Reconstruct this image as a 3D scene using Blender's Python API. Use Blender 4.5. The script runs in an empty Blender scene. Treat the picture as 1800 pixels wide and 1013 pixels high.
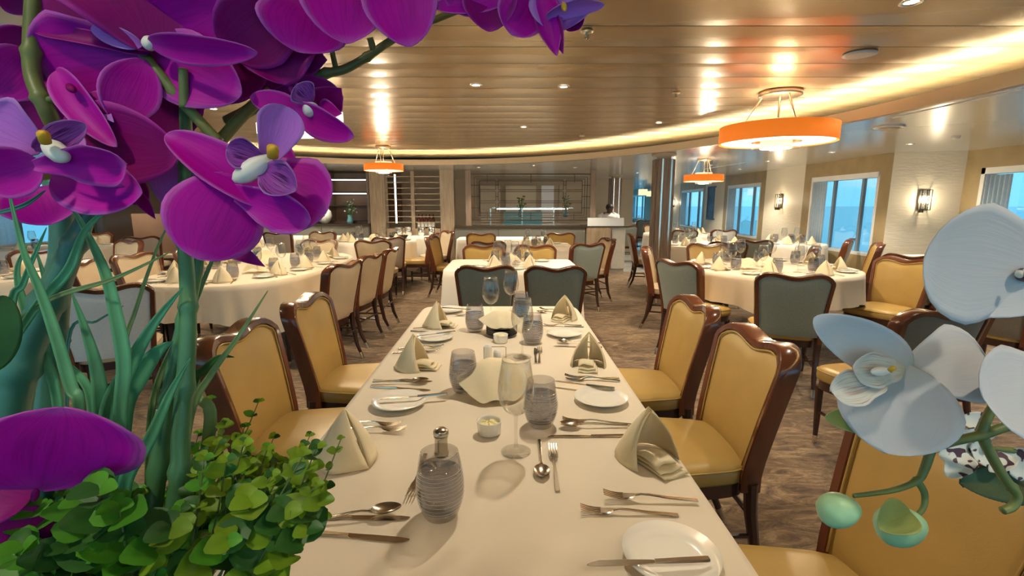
import bpy, bmesh, math, random
from mathutils import Vector, Matrix
random.seed(7)
SC = bpy.context.scene
C = SC.collection
PI = math.pi
# ---------------------------------------------------------------- camera
EYE = 1.40; F = 860.0
PIT = math.atan(148/860); YAW = math.atan(11/860)
cam = bpy.data.cameras.new('camera'); cam.sensor_width = 36; cam.lens = 36*F/1800; cam.clip_start = .02; cam.clip_end = 6000
co = bpy.data.objects.new('camera', cam); C.objects.link(co)
co.location = (0, 0, EYE); co.rotation_euler = (PI/2-PIT, 0, -YAW); SC.camera = co
# ---------------------------------------------------------------- view and world
SC.view_settings.view_transform = 'Standard'; SC.view_settings.look = 'None'
SC.view_settings.gamma = 1; SC.view_settings.use_curve_mapping = False
SC.view_settings.exposure = .85
W = bpy.data.worlds.new('sky'); SC.world = W; W.use_nodes = True
nt = W.node_tree; nt.nodes.clear()
wo = nt.nodes.new('ShaderNodeOutputWorld'); bg = nt.nodes.new('ShaderNodeBackground')
tc = nt.nodes.new('ShaderNodeTexCoord'); sx = nt.nodes.new('ShaderNodeSeparateXYZ'); rp = nt.nodes.new('ShaderNodeValToRGB')
rp.color_ramp.elements[0].position = .0; rp.color_ramp.elements[0].color = (.22, .68, .95, 1)
rp.color_ramp.elements[1].position = .6; rp.color_ramp.elements[1].color = (.34, .70, .95, 1)
e = rp.color_ramp.elements.new(.10); e.color = (.24, .74, 1.0, 1)
nz = nt.nodes.new('ShaderNodeTexNoise'); nz.inputs['Scale'].default_value = 4; nz.inputs['Detail'].default_value = 4
mp = nt.nodes.new('ShaderNodeMapping'); mp.inputs['Scale'].default_value = (1, 1, 6)
mxw = nt.nodes.new('ShaderNodeMixRGB'); mxw.inputs[2].default_value = (.72, .90, .97, 1)
crw = nt.nodes.new('ShaderNodeMapRange'); crw.inputs[1].default_value = .5; crw.inputs[2].default_value = .8; crw.inputs[4].default_value = .7
L = nt.links.new
L(tc.outputs['Generated'], sx.inputs[0]); L(sx.outputs[2], rp.inputs[0]); L(tc.outputs['Generated'], mp.inputs[0]); L(mp.outputs[0], nz.inputs['Vector'])
L(nz.outputs[0], crw.inputs[0]); L(crw.outputs[0], mxw.inputs[0]); L(rp.outputs[0], mxw.inputs[1]); L(mxw.outputs[0], bg.inputs[0]); L(bg.outputs[0], wo.inputs[0])
bg.inputs[1].default_value = .85

# ---------------------------------------------------------------- ray helpers (measure where a thing stands)
def ray(u, v):
    x = (u-900)/F; y = -(v-506.5)/F
    c, s = math.cos(PIT), math.sin(PIT)
    f = c+y*s; z = -s+y*c
    cy, sy = math.cos(YAW), math.sin(YAW)
    return Vector((x*cy+f*sy, -x*sy+f*cy, z))
def at(u, v, Z):
    r = ray(u, v); t = (Z-EYE)/r.z; return (r.x*t, r.y*t)
def P(u, v, d): return Vector((0, 0, EYE))+ray(u, v)*d
# ---------------------------------------------------------------- materials
M = {}
def new_mat(name):
    m = bpy.data.materials.new(name); m.use_nodes = True; M[name] = m
    return m, m.node_tree, m.node_tree.nodes['Principled BSDF']
def mat(name, col, rough=.5, metal=0, noise=0, nscale=30, bump=0, bscale=None, coat=0, emit=None, estr=0, sheen=0, trans=0, ior=1.45, sss=0, stretch=None):
    m, t, b = new_mat(name)
    b.inputs['Base Color'].default_value = (*col, 1); b.inputs['Roughness'].default_value = rough; b.inputs['Metallic'].default_value = metal
    b.inputs['Coat Weight'].default_value = coat; b.inputs['Sheen Weight'].default_value = sheen
    b.inputs['Transmission Weight'].default_value = trans; b.inputs['IOR'].default_value = ior
    if sss: b.inputs['Subsurface Weight'].default_value = sss; b.inputs['Subsurface Radius'].default_value = (.01, .01, .01); b.inputs['Subsurface Scale'].default_value = .5
    if emit: b.inputs['Emission Color'].default_value = (*emit, 1); b.inputs['Emission Strength'].default_value = estr
    if noise or bump:
        tc = t.nodes.new('ShaderNodeTexCoord'); mp = t.nodes.new('ShaderNodeMapping'); t.links.new(tc.outputs['Object'], mp.inputs[0])
        if stretch: mp.inputs['Scale'].default_value = stretch
        n = t.nodes.new('ShaderNodeTexNoise'); n.inputs['Scale'].default_value = nscale; n.inputs['Detail'].default_value = 5
        t.links.new(mp.outputs[0], n.inputs['Vector'])
        if noise:
            r = t.nodes.new('ShaderNodeValToRGB')
            r.color_ramp.elements[0].position = .3; r.color_ramp.elements[1].position = .7
            r.color_ramp.elements[0].color = (*[c*(1-noise) for c in col], 1); r.color_ramp.elements[1].color = (*[min(1, c*(1+noise)) for c in col], 1)
            t.links.new(n.outputs[0], r.inputs[0]); t.links.new(r.outputs[0], b.inputs['Base Color'])
        if bump:
            n2 = t.nodes.new('ShaderNodeTexNoise'); n2.inputs['Scale'].default_value = bscale or nscale; n2.inputs['Detail'].default_value = 3
            t.links.new(mp.outputs[0], n2.inputs['Vector'])
            bp = t.nodes.new('ShaderNodeBump'); bp.inputs['Strength'].default_value = bump; bp.inputs['Distance'].default_value = .01
            t.links.new(n2.outputs[0], bp.inputs['Height']); t.links.new(bp.outputs[0], b.inputs['Normal'])
    return m
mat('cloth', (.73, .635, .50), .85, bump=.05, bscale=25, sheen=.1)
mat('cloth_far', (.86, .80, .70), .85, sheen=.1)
mat('napkin', (.93, .83, .60), .8, noise=.02, bump=.04, bscale=120)
mat('wood', (.12, .035, .015), .22, noise=.35, nscale=8, stretch=(1, 1, .25), coat=.4)
mat('wood_dark', (.05, .018, .011), .3, noise=.3, nscale=8, coat=.2)
mat('leather_tan', (.45, .29, .085), .38, bump=.04, bscale=220, noise=.05, nscale=9)
mat('leather_cream', (.60, .48, .32), .4, bump=.04, bscale=220, noise=.05, nscale=9)
mat('fabric_teal', (.23, .265, .235), .85, noise=.14, nscale=160, sheen=.3)
mat('fabric_mauve', (.40, .34, .30), .8, noise=.1, nscale=160, sheen=.3)
mat('fabric_white', (.70, .72, .72), .8, noise=.06, nscale=160, sheen=.2)
mat('fabric_brown', (.15, .12, .085), .85, noise=.12, nscale=160, sheen=.3)
mat('ferrule', (.75, .70, .62), .2, 1)
mat('brass', (.72, .62, .46), .28, 1)
mat('steel', (.50, .44, .36), .2, 1)
mat('chrome', (.8, .8, .8), .12, 1)
mat('porcelain', (.86, .83, .76), .18, coat=.5)
mat('porcelain_grey', (.72, .70, .68), .3)
mat('butter', (.90, .80, .42), .5, bump=.6, bscale=90)
mat('plate_black', (.02, .018, .016), .25)
mat('wall_cream', (.74, .68, .56), .6, bump=.5, bscale=9, stretch=(1, 1, 5))
mat('wall_beige', (.50, .43, .33), .6)
mat('wall_bronze', (.25, .145, .09), .35, noise=.1, nscale=3)
mat('bronze_trim', (.33, .25, .13), .5, noise=.12, nscale=4)
mat('white_frame', (.72, .74, .74), .4)
mat('mullion', (.18, .26, .34), .4)
mat('sheer', (.86, .90, .92), .8, noise=.04)
mat('outer_ceiling', (.66, .67, .68), .22, metal=.5)
mat('fascia', (.46, .38, .27), .4)
mat('roof_blocker', (.3, .28, .25), .8)
mat('upholstery', (.155, .15, .125), .7, noise=.08, nscale=60)
mat('wood_panel', (.33, .245, .16), .4, noise=.25, nscale=5, stretch=(6, 6, .6))
mat('wood_column', (.20, .138, .095), .35, noise=.3, nscale=6, stretch=(8, 8, .5))
mat('strip_light', (.8, .76, .68), .25, 1)
mat('dark_metal', (.06, .04, .025), .4, .6)
mat('cabinet_grey', (.50, .49, .46), .35, noise=.05)
mat('turquoise', (.12, .30, .33), .3)
mat('black', (.015, .015, .015), .5)
mat('skin', (.12, .06, .035), .5)
mat('shirt', (.75, .72, .68), .8)
mat('blue_print', (.05, .08, .16), .4, noise=.9, nscale=3)
mat('bottle', (.10, .02, .01), .15)
mat('label_white', (.8, .78, .72), .6)
mat('plant_green', (.06, .16, .04), .5, noise=.4, nscale=30)
mat('planter', (.28, .26, .24), .5)
mat('soil', (.05, .03, .02), .9, noise=.5)
mat('marble', (.62, .62, .60), .12, noise=.08, nscale=3)
mat('cellar_back', (.42, .33, .22), .5, noise=.1)
def glow(name, col, s):
    mat(name, col, .5, emit=col, estr=s)
glow('cove_light', (1, .86, .54), 20)
glow('lamp_warm', (1, .86, .55), 1.5)
glow('lamp_white', (1, .91, .74), .9)
glow('bulb', (1, .85, .55), 4)
glow('shelf_light', (1, .93, .78), 2.5)
glow('downlight_glow', (1, .9, .7), 6)
glow('orange_shade', (.80, .19, .018), .42)
glow('cream_shade', (1, .80, .48), .6)
glow('panel_glow', (.66, .67, .66), .06)  # faint glow put into the colour; wall panel and desk screen are no lamps

def glass_mat(name, tint, ior=1.45, gloss=.03, extra=0):
    m = bpy.data.materials.new(name); m.use_nodes = True; M[name] = m; t = m.node_tree; t.nodes.clear()
    o = t.nodes.new('ShaderNodeOutputMaterial'); mx = t.nodes.new('ShaderNodeMixShader'); tr = t.nodes.new('ShaderNodeBsdfTransparent'); gl = t.nodes.new('ShaderNodeBsdfGlossy'); lw = t.nodes.new('ShaderNodeLayerWeight')
    tr.inputs[0].default_value = (*tint, 1); gl.inputs['Roughness'].default_value = gloss; lw.inputs[0].default_value = .25
    mr = t.nodes.new('ShaderNodeMapRange'); mr.inputs[3].default_value = .04+extra; mr.inputs[4].default_value = .75
    pw = t.nodes.new('ShaderNodeMath'); pw.operation = 'POWER'; pw.inputs[1].default_value = 1.4
    t.links.new(lw.outputs['Facing'], pw.inputs[0]); t.links.new(pw.outputs[0], mr.inputs[0]); t.links.new(mr.outputs[0], mx.inputs[0])
    t.links.new(tr.outputs[0], mx.inputs[1]); t.links.new(gl.outputs[0], mx.inputs[2]); t.links.new(mx.outputs[0], o.inputs[0])
glass_mat('glass_thin', (.95, .95, .94))
glass_mat('glass_pane', (.90, .96, .98))
glass_mat('glass_smoky', (.85, .845, .85))
glass_mat('water', (.77, .77, .80), extra=.04)
mat('swirl', (.75, .73, .72), .4)

# carpet
m, t, b = new_mat('carpet')
tc = t.nodes.new('ShaderNodeTexCoord'); mp = t.nodes.new('ShaderNodeMapping'); mp.inputs['Scale'].default_value = (1, 2.6, 1); mp.inputs['Rotation'].default_value = (0, 0, .25)
n1 = t.nodes.new('ShaderNodeTexNoise'); n1.inputs['Scale'].default_value = 4.6; n1.inputs['Detail'].default_value = 10; n1.inputs['Roughness'].default_value = .78; n1.inputs['Distortion'].default_value = 1.3
r1 = t.nodes.new('ShaderNodeValToRGB'); ce = r1.color_ramp
ce.elements[0].position = .36; ce.elements[0].color = (.060, .033, .016, 1); ce.elements[1].position = .64; ce.elements[1].color = (.38, .265, .145, 1)
e = ce.elements.new(.5); e.color = (.18, .108, .055, 1)
n2 = t.nodes.new('ShaderNodeTexNoise'); n2.inputs['Scale'].default_value = 260; bp = t.nodes.new('ShaderNodeBump'); bp.inputs['Strength'].default_value = .5; bp.inputs['Distance'].default_value = .004
L = t.links.new
L(tc.outputs['Object'], mp.inputs[0]); L(mp.outputs[0], n1.inputs['Vector']); L(n1.outputs[0], r1.inputs[0]); L(r1.outputs[0], b.inputs['Base Color']); L(tc.outputs['Object'], n2.inputs['Vector']); L(n2.outputs[0], bp.inputs['Height']); L(bp.outputs[0], b.inputs['Normal'])
b.inputs['Roughness'].default_value = .95; b.inputs['Sheen Weight'].default_value = .2
# satin metal ceiling planks
m, t, b = new_mat('ceiling_satin')
tc = t.nodes.new('ShaderNodeTexCoord'); mp = t.nodes.new('ShaderNodeMapping'); mp.inputs['Scale'].default_value = (.35, 1.2, 1)
n1 = t.nodes.new('ShaderNodeTexNoise'); n1.inputs['Scale'].default_value = 2.2; n1.inputs['Detail'].default_value = 2
bp = t.nodes.new('ShaderNodeBump'); bp.inputs['Strength'].default_value = .35; bp.inputs['Distance'].default_value = .03
L = t.links.new
L(tc.outputs['Object'], mp.inputs[0]); L(mp.outputs[0], n1.inputs['Vector']); L(n1.outputs[0], bp.inputs['Height']); L(bp.outputs[0], b.inputs['Normal'])
b.inputs['Base Color'].default_value = (.54, .41, .25, 1); b.inputs['Metallic'].default_value = .6; b.inputs['Roughness'].default_value = .26
# sea
m, t, b = new_mat('sea')
b.inputs['Base Color'].default_value = (.16, .50, .62, 1); b.inputs['Roughness'].default_value = .25
n1 = t.nodes.new('ShaderNodeTexNoise'); n1.inputs['Scale'].default_value = .5; n1.inputs['Detail'].default_value = 6; tc = t.nodes.new('ShaderNodeTexCoord')
bp = t.nodes.new('ShaderNodeBump'); bp.inputs['Strength'].default_value = .6; bp.inputs['Distance'].default_value = 1
t.links.new(tc.outputs['Object'], n1.inputs['Vector']); t.links.new(n1.outputs[0], bp.inputs['Height']); t.links.new(bp.outputs[0], b.inputs['Normal'])
# petals: colour across the petal (edge paler, veins) from its own UVs
def petal_mat(name, mid, edge, base, vein, vstr, trans=.25, rough=.5):
    m, t, b = new_mat(name); L = t.links.new
    uv = t.nodes.new('ShaderNodeUVMap'); sp = t.nodes.new('ShaderNodeSeparateXYZ'); L(uv.outputs[0], sp.inputs[0])
    # u in 0..1 across, v along
    ab = t.nodes.new('ShaderNodeMath'); ab.operation = 'SUBTRACT'; ab.inputs[1].default_value = .5; L(sp.outputs[0], ab.inputs[0])
    a2 = t.nodes.new('ShaderNodeMath'); a2.operation = 'ABSOLUTE'; L(ab.outputs[0], a2.inputs[0])
    mx = t.nodes.new('ShaderNodeMath'); mx.operation = 'MULTIPLY'; mx.inputs[1].default_value = 2; L(a2.outputs[0], mx.inputs[0])
    mm = t.nodes.new('ShaderNodeMath'); mm.operation = 'MAXIMUM'; L(mx.outputs[0], mm.inputs[0]); L(sp.outputs[1], mm.inputs[1])
    r = t.nodes.new('ShaderNodeMapRange'); r.inputs[1].default_value = .80; r.inputs[2].default_value = 1.0; L(mm.outputs[0], r.inputs[0])
    c1 = t.nodes.new('ShaderNodeMixRGB'); c1.inputs[1].default_value = (*mid, 1); c1.inputs[2].default_value = (*edge, 1); L(r.outputs[0], c1.inputs[0])
    r2 = t.nodes.new('ShaderNodeMapRange'); r2.inputs[1].default_value = .35; r2.inputs[2].default_value = 0; L(sp.outputs[1], r2.inputs[0])
    c2 = t.nodes.new('ShaderNodeMixRGB'); c2.inputs[2].default_value = (*base, 1); L(r2.outputs[0], c2.inputs[0]); L(c1.outputs[0], c2.inputs[1])
    mp = t.nodes.new('ShaderNodeMapping'); mp.inputs['Scale'].default_value = (16, 1.6, 1); L(uv.outputs[0], mp.inputs[0])
    w = t.nodes.new('ShaderNodeTexNoise'); w.inputs['Scale'].default_value = 1.6; w.inputs['Detail'].default_value = 2; L(mp.outputs[0], w.inputs['Vector'])
    r3 = t.nodes.new('ShaderNodeMapRange'); r3.inputs[1].default_value = .52; r3.inputs[2].default_value = .66; r3.inputs[4].default_value = vstr; L(w.outputs[0], r3.inputs[0])
    c3 = t.nodes.new('ShaderNodeMixRGB'); c3.inputs[2].default_value = (*vein, 1); L(r3.outputs[0], c3.inputs[0]); L(c2.outputs[0], c3.inputs[1])
    L(c3.outputs[0], b.inputs['Base Color']); b.inputs['Roughness'].default_value = rough; b.inputs['Specular IOR Level'].default_value = .22
    bp = t.nodes.new('ShaderNodeBump'); bp.inputs['Strength'].default_value = .12; bp.inputs['Distance'].default_value = .002; L(w.outputs[0], bp.inputs['Height']); L(bp.outputs[0], b.inputs['Normal'])
    tl = t.nodes.new('ShaderNodeBsdfTranslucent'); ms = t.nodes.new('ShaderNodeMixShader'); ms.inputs[0].default_value = trans
    L(c3.outputs[0], tl.inputs[0]); L(b.outputs[0], ms.inputs[1]); L(tl.outputs[0], ms.inputs[2]); L(ms.outputs[0], t.nodes['Material Output'].inputs[0])
petal_mat('petal_magenta', (.56, .002, .42), (.66, .15, .66), (.60, .05, .50), (.36, .0, .25), .5)
petal_mat('petal_deep', (.30, .0, .18), (.50, .03, .42), (.30, .0, .15), (.18, 0, .10), .4)
petal_mat('petal_light', (.58, .20, .78), (.58, .30, .78), (.40, .10, .50), (.36, .08, .48), .3)
petal_mat('petal_white', (.66, .67, .71), (.74, .75, .79), (.60, .62, .56), (.60, .64, .68), .25)
petal_mat('petal_lip', (.36, .07, .44), (.52, .22, .66), (.33, .05, .32), (.07, 0, .09), 1)
petal_mat('petal_white_lip', (.72, .72, .66), (.78, .78, .76), (.66, .62, .42), (.35, .05, .04), .5)
petal_mat('petal_green', (.32, .38, .12), (.40, .46, .18), (.28, .34, .1), (.24, .30, .08), .4)
m, t, b = new_mat('petal_spotted')
vn = t.nodes.new('ShaderNodeTexNoise'); vn.inputs['Scale'].default_value = 170; vn.inputs['Detail'].default_value = 0; tc = t.nodes.new('ShaderNodeTexCoord'); t.links.new(tc.outputs['Object'], vn.inputs['Vector'])
r = t.nodes.new('ShaderNodeValToRGB'); r.color_ramp.elements[0].position = .60; r.color_ramp.elements[0].color = (.74, .74, .68, 1); r.color_ramp.elements[1].position = .63; r.color_ramp.elements[1].color = (.08, .03, .05, 1)
t.links.new(vn.outputs[0], r.inputs[0]); t.links.new(r.outputs[0], b.inputs['Base Color'])
mat('stigma_white', (.84, .80, .72), .4, sss=.1)
mat('yellow_spot', (.75, .42, .03), .5)
mat('stem_green', (.07, .20, .08), .42, noise=.35, nscale=12, coat=.2)
mat('stem_olive', (.14, .17, .05), .45, noise=.3, nscale=20)
mat('stem_teal', (.05, .19, .14), .4, noise=.4, nscale=10, coat=.2)
mat('blade_green', (.12, .42, .22), .4, noise=.3, nscale=14, stretch=(4, 4, 1))
mat('blade_pale', (.24, .36, .14), .45, noise=.3, nscale=14)
mat('leaf_bright', (.085, .30, .02), .45, noise=.3, nscale=25)
mat('leaf_fresh', (.20, .34, .02), .45, noise=.3, nscale=25)
mat('leaf_dark', (.025, .10, .015), .5, noise=.35, nscale=25)
mat('leaf_serrated', (.02, .055, .02), .5, noise=.3, nscale=40)
mat('bud_green', (.35, .58, .33), .4, noise=.2, nscale=30, sss=.2)
for k in ('leaf_bright', 'leaf_fresh', 'blade_green', 'blade_pale', 'sheer', 'napkin'):
    m = M[k]; t = m.node_tree; b = t.nodes['Principled BSDF']
    tl = t.nodes.new('ShaderNodeBsdfTranslucent'); ms = t.nodes.new('ShaderNodeMixShader'); ms.inputs[0].default_value = {'sheer': .75, 'napkin': .3}.get(k, .3)
    src = b.inputs['Base Color'].links[0].from_socket
    t.links.new(src, tl.inputs[0]); t.links.new(b.outputs[0], ms.inputs[1]); t.links.new(tl.outputs[0], ms.inputs[2]); t.links.new(ms.outputs[0], t.nodes['Material Output'].inputs[0])

# ---------------------------------------------------------------- mesh helpers
def obj(name, bm, m, parent=None, smooth=True, loc=None, recalc=True):
    if recalc: bmesh.ops.recalc_face_normals(bm, faces=bm.faces)
    me = bpy.data.meshes.new(name); bm.to_mesh(me); bm.free()
    if isinstance(m, str): m = [m]
    for k in m: me.materials.append(M[k])
    if smooth:
        for p in me.polygons: p.use_smooth = True
    o = bpy.data.objects.new(name, me); C.objects.link(o)
    if parent: o.parent = parent
    if loc: o.location = loc
    return o
def sharp(o, ang=35):
    md = o.modifiers.new('split', 'EDGE_SPLIT'); md.split_angle = math.radians(ang); return o
def bevel(o, w, seg=2):
    md = o.modifiers.new('bevel', 'BEVEL'); md.width = w; md.segments = seg; md.limit_method = 'ANGLE'; md.angle_limit = math.radians(40); return o
def thing(name, label, cat, loc=(0, 0, 0), rz=0, group=None):
    o = bpy.data.objects.new(name, None); C.objects.link(o); o.location = loc; o.rotation_euler = (0, 0, rz); o.empty_display_size = .05
    return tag(o, label, cat, group)
def tag(o, label, cat, group=None):
    o['label'] = label; o['category'] = cat
    if group: o['group'] = group
    return o
def struct(name, bm, m, smooth=False, parent=None):
    o = obj(name, bm, m, parent, smooth)
    if not parent: o['kind'] = 'structure'
    return o
def kids(o): return [c for c in C.objects if c.parent == o]
def dup(root, loc=None, rz=None, label=None, group=None, rot=None):
    def rec(o, par):
        c = o.copy(); C.objects.link(c)
        if par: c.parent = par
        for ch in CH.get(o.name, []): rec(ch, c)
        return c
    CH = {}
    for o in C.objects:
        if o.parent: CH.setdefault(o.parent.name, []).append(o)
    r = rec(root, None)
    if loc is not None: r.location = loc
    if rz is not None: r.rotation_euler = (0, 0, rz)
    if rot is not None: r.rotation_euler = rot
    if label: r['label'] = label
    if group: r['group'] = group
    return r
def box(bm, x0, x1, y0, y1, z0, z1, mi=0):
    v = [bm.verts.new(p) for p in ((x0, y0, z0), (x1, y0, z0), (x1, y1, z0), (x0, y1, z0), (x0, y0, z1), (x1, y0, z1), (x1, y1, z1), (x0, y1, z1))]
    for f in ((0, 3, 2, 1), (4, 5, 6, 7), (0, 1, 5, 4), (1, 2, 6, 5), (2, 3, 7, 6), (3, 0, 4, 7)):
        fc = bm.faces.new([v[i] for i in f]); fc.material_index = mi
def Box(*a):
    bm = bmesh.new(); box(bm, *a); return bm
def lathe(bm, prof, seg=24, mi=0, cx=0, cy=0, cz=0, close=True):
    rings = []
    for r, z in prof:
        if r < 1e-6: rings.append([bm.verts.new((cx, cy, cz+z))])
        else: rings.append([bm.verts.new((cx+r*math.cos(2*PI*i/seg), cy+r*math.sin(2*PI*i/seg), cz+z)) for i in range(seg)])
    for a, b in zip(rings, rings[1:]):
        for i in range(seg):
            j = (i+1) % seg
            q = [a[i % len(a)], a[j % len(a)], b[j % len(b)], b[i % len(b)]]
            u = []
            for x in q:
                if x not in u: u.append(x)
            if len(u) >= 3:
                try: f = bm.faces.new(u); f.material_index = mi
                except ValueError: pass
def Lathe(prof, seg=24, **k):
    bm = bmesh.new(); lathe(bm, prof, seg, **k); return bm
def catmull(pts, n=6):
    pts = [Vector(p) for p in pts]; out = []
    for i in range(len(pts)-1):
        p0 = pts[max(i-1, 0)]; p1 = pts[i]; p2 = pts[i+1]; p3 = pts[min(i+2, len(pts)-1)]
        for k in range(n):
            t = k/n; out.append(.5*((2*p1)+(p2-p0)*t+(2*p0-5*p1+4*p2-p3)*t*t+(3*p1-p0-3*p2+p3)*t**3))
    out.append(pts[-1]); return out
def tube(bm, pts, rad, seg=8, mi=0, caps=True, sq=False):
    pts = [Vector(p) for p in pts]; n = len(pts); rings = []
    up = None
    for i, p in enumerate(pts):
        tn = (pts[min(i+1, n-1)]-pts[max(i-1, 0)]).normalized()
        if up is None:
            up = Vector((0, 0, 1)) if abs(tn.z) < .9 else Vector((0, 1, 0))
        s = tn.cross(up).normalized(); up = s.cross(tn).normalized()
        r = rad[i] if isinstance(rad, (list, tuple)) else rad
        ring = []
        for k in range(seg):
            a = 2*PI*(k+.5)/seg
            c_, s_ = math.cos(a), math.sin(a)
            if sq: q = 1/max(abs(c_), abs(s_)); c_ *= q; s_ *= q
            ring.append(bm.verts.new(p+s*c_*r+up*s_*r))
        rings.append(ring)
    for a, b in zip(rings, rings[1:]):
        for k in range(seg):
            f = bm.faces.new((a[k], a[(k+1) % seg], b[(k+1) % seg], b[k])); f.material_index = mi
    if caps:
        f = bm.faces.new(rings[0][::-1]); f.material_index = mi
        f = bm.faces.new(rings[-1]); f.material_index = mi
def Tube(*a, **k):
    bm = bmesh.new(); tube(bm, *a, **k); return bm
def grid(bm, fn, nu, nv, mi=0, uv=False, wrap=False):
    vs = [[bm.verts.new(fn(i/nu, j/nv)) for j in range(nv+1)] for i in range(nu if wrap else nu+1)]
    uvl = bm.loops.layers.uv.verify() if uv else None
    N = len(vs)
    for i in range(nu):
        for j in range(nv):
            i2 = (i+1) % N if wrap else i+1
            f = bm.faces.new((vs[i][j], vs[i2][j], vs[i2][j+1], vs[i][j+1])); f.material_index = mi
            if uv:
                for lp, (a, b_) in zip(f.loops, ((i, j), (i+1, j), (i+1, j+1), (i, j+1))): lp[uvl].uv = (a/nu, b_/nv)
    return vs
def solid(o, th, off=0):
    md = o.modifiers.new('solid', 'SOLIDIFY'); md.thickness = th; md.offset = off; return o
def subd(o, n=1):
    md = o.modifiers.new('sub', 'SUBSURF'); md.levels = n; md.render_levels = n; return o

# ================================================================= SETTING
ZO = 2.07; ZI = 2.24
struct('floor', Box(-10, 9, -3, 30, -.1, 0), 'carpet')
bm = bmesh.new(); box(bm, 2.0, 7.0, 10.05, 29, .0, .012)
for k in range(5): box(bm, 2.02, 6.9, 10.9+k*1.1, 10.93+k*1.1, .012, .0135)
struct('trim_1', bm, 'marble')
# outer ceiling: a flat soffit with an oval opening
ECX, ECY, EA, EB = -1.4, 3.0, 4.2, 5.4
def ell(a, k=0.0): return (ECX+(EA+k)*math.cos(a), ECY+(EB+k)*math.sin(a))
bm = bmesh.new(); NS = 128; inner = []; outer = []
for i in range(NS):
    a = 2*PI*i/NS; x, y = ell(a); inner.append(bm.verts.new((x, y, ZO)))
    dx, dy = math.cos(a)*EA, math.sin(a)*EB
    tx = (9-ECX)/dx if dx > 1e-6 else ((-10-ECX)/dx if dx < -1e-6 else 1e9)
    ty = (30-ECY)/dy if dy > 1e-6 else ((-3-ECY)/dy if dy < -1e-6 else 1e9)
    tt = max(1.001, min(tx, ty)); outer.append(bm.verts.new((ECX+dx*tt, ECY+dy*tt, ZO)))
for i in range(NS):
    j = (i+1) % NS; bm.faces.new((inner[i], inner[j], outer[j], outer[i]))
struct('ceiling', bm, 'outer_ceiling')
# fascia lip standing up round the opening
bm = bmesh.new()
prof = [(0, -.03), (0, .055), (.03, .055), (.03, -.001), (.05, -.03)]
rings = [[bm.verts.new((*ell(2*PI*i/NS, k), ZO+z)) for i in range(NS)] for k, z in prof]
for q in range(len(prof)):
    a, b_ = rings[q], rings[(q+1) % len(prof)]
    for i in range(NS): bm.faces.new((a[i], a[(i+1) % NS], b_[(i+1) % NS], b_[i]))
struct('trim_2', bm, 'fascia', True)
sharp(bpy.data.objects['trim_2'])
# light strip behind the lip
bm = bmesh.new()
prof = [(.06, .02), (.14, .02), (.14, .035), (.06, .035)]
rings = [[bm.verts.new((*ell(2*PI*i/NS, k), ZO+z)) for i in range(NS)] for k, z in prof]
for q in range(4):
    a, b_ = rings[q], rings[(q+1) % 4]
    for i in range(NS): bm.faces.new((a[i], a[(i+1) % NS], b_[(i+1) % NS], b_[i]))
o = obj('cove_light', bm, 'cove_light'); tag(o, 'warm glowing light strip curving along the ceiling recess', 'light strip')
# inner ceiling planks
bm = bmesh.new(); pw = .32; y = -2.6; yaw = .012
while y < 9.2:
    n = 6
    for s in range(n):
        f0, f1 = s/n, (s+1)/n
        def zc(f): return ZI-.0045*math.sin(PI*f)
        y0 = y+.004+f0*(pw-.008); y1 = y+.004+f1*(pw-.008)
        vs = [bm.verts.new(p) for p in ((-6.5, y0-6.5*-yaw, zc(f0)), (3.6, y0-3.6*yaw, zc(f0)), (3.6, y1-3.6*yaw, zc(f1)), (-6.5, y1+6.5*yaw, zc(f1)))]
        bm.faces.new(vs)
    vs = [bm.verts.new(p) for p in ((-6.5, y-.004+6.5*yaw, ZI+.012), (3.6, y-.004-3.6*yaw, ZI+.012), (3.6, y+.004-3.6*yaw, ZI+.012), (-6.5, y+.004+6.5*yaw, ZI+.012))]
    bm.faces.new(vs)
    for yy, zz in ((y-.004, 1), (y+.004, 1)):
        vs = [bm.verts.new(p) for p in ((-6.5, yy+6.5*yaw, ZI), (3.6, yy-3.6*yaw, ZI), (3.6, yy-3.6*yaw, ZI+.012), (-6.5, yy+6.5*yaw, ZI+.012))]
        bm.faces.new(vs)
    y += pw
bmesh.ops.remove_doubles(bm, verts=bm.verts, dist=.0005)
struct('ceiling_panels', bm, 'ceiling_satin')
sharp(bpy.data.objects['ceiling_panels'], 25); bpy.data.objects['ceiling_panels'].name = 'trim_3'
for p in bpy.data.objects['trim_3'].data.polygons: p.use_smooth = True
struct('trim_4', Box(-10, 9, -3, 30, 2.45, 2.5), 'roof_blocker')  # unseen slab added over the ceilings to block leaking sky light

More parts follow.
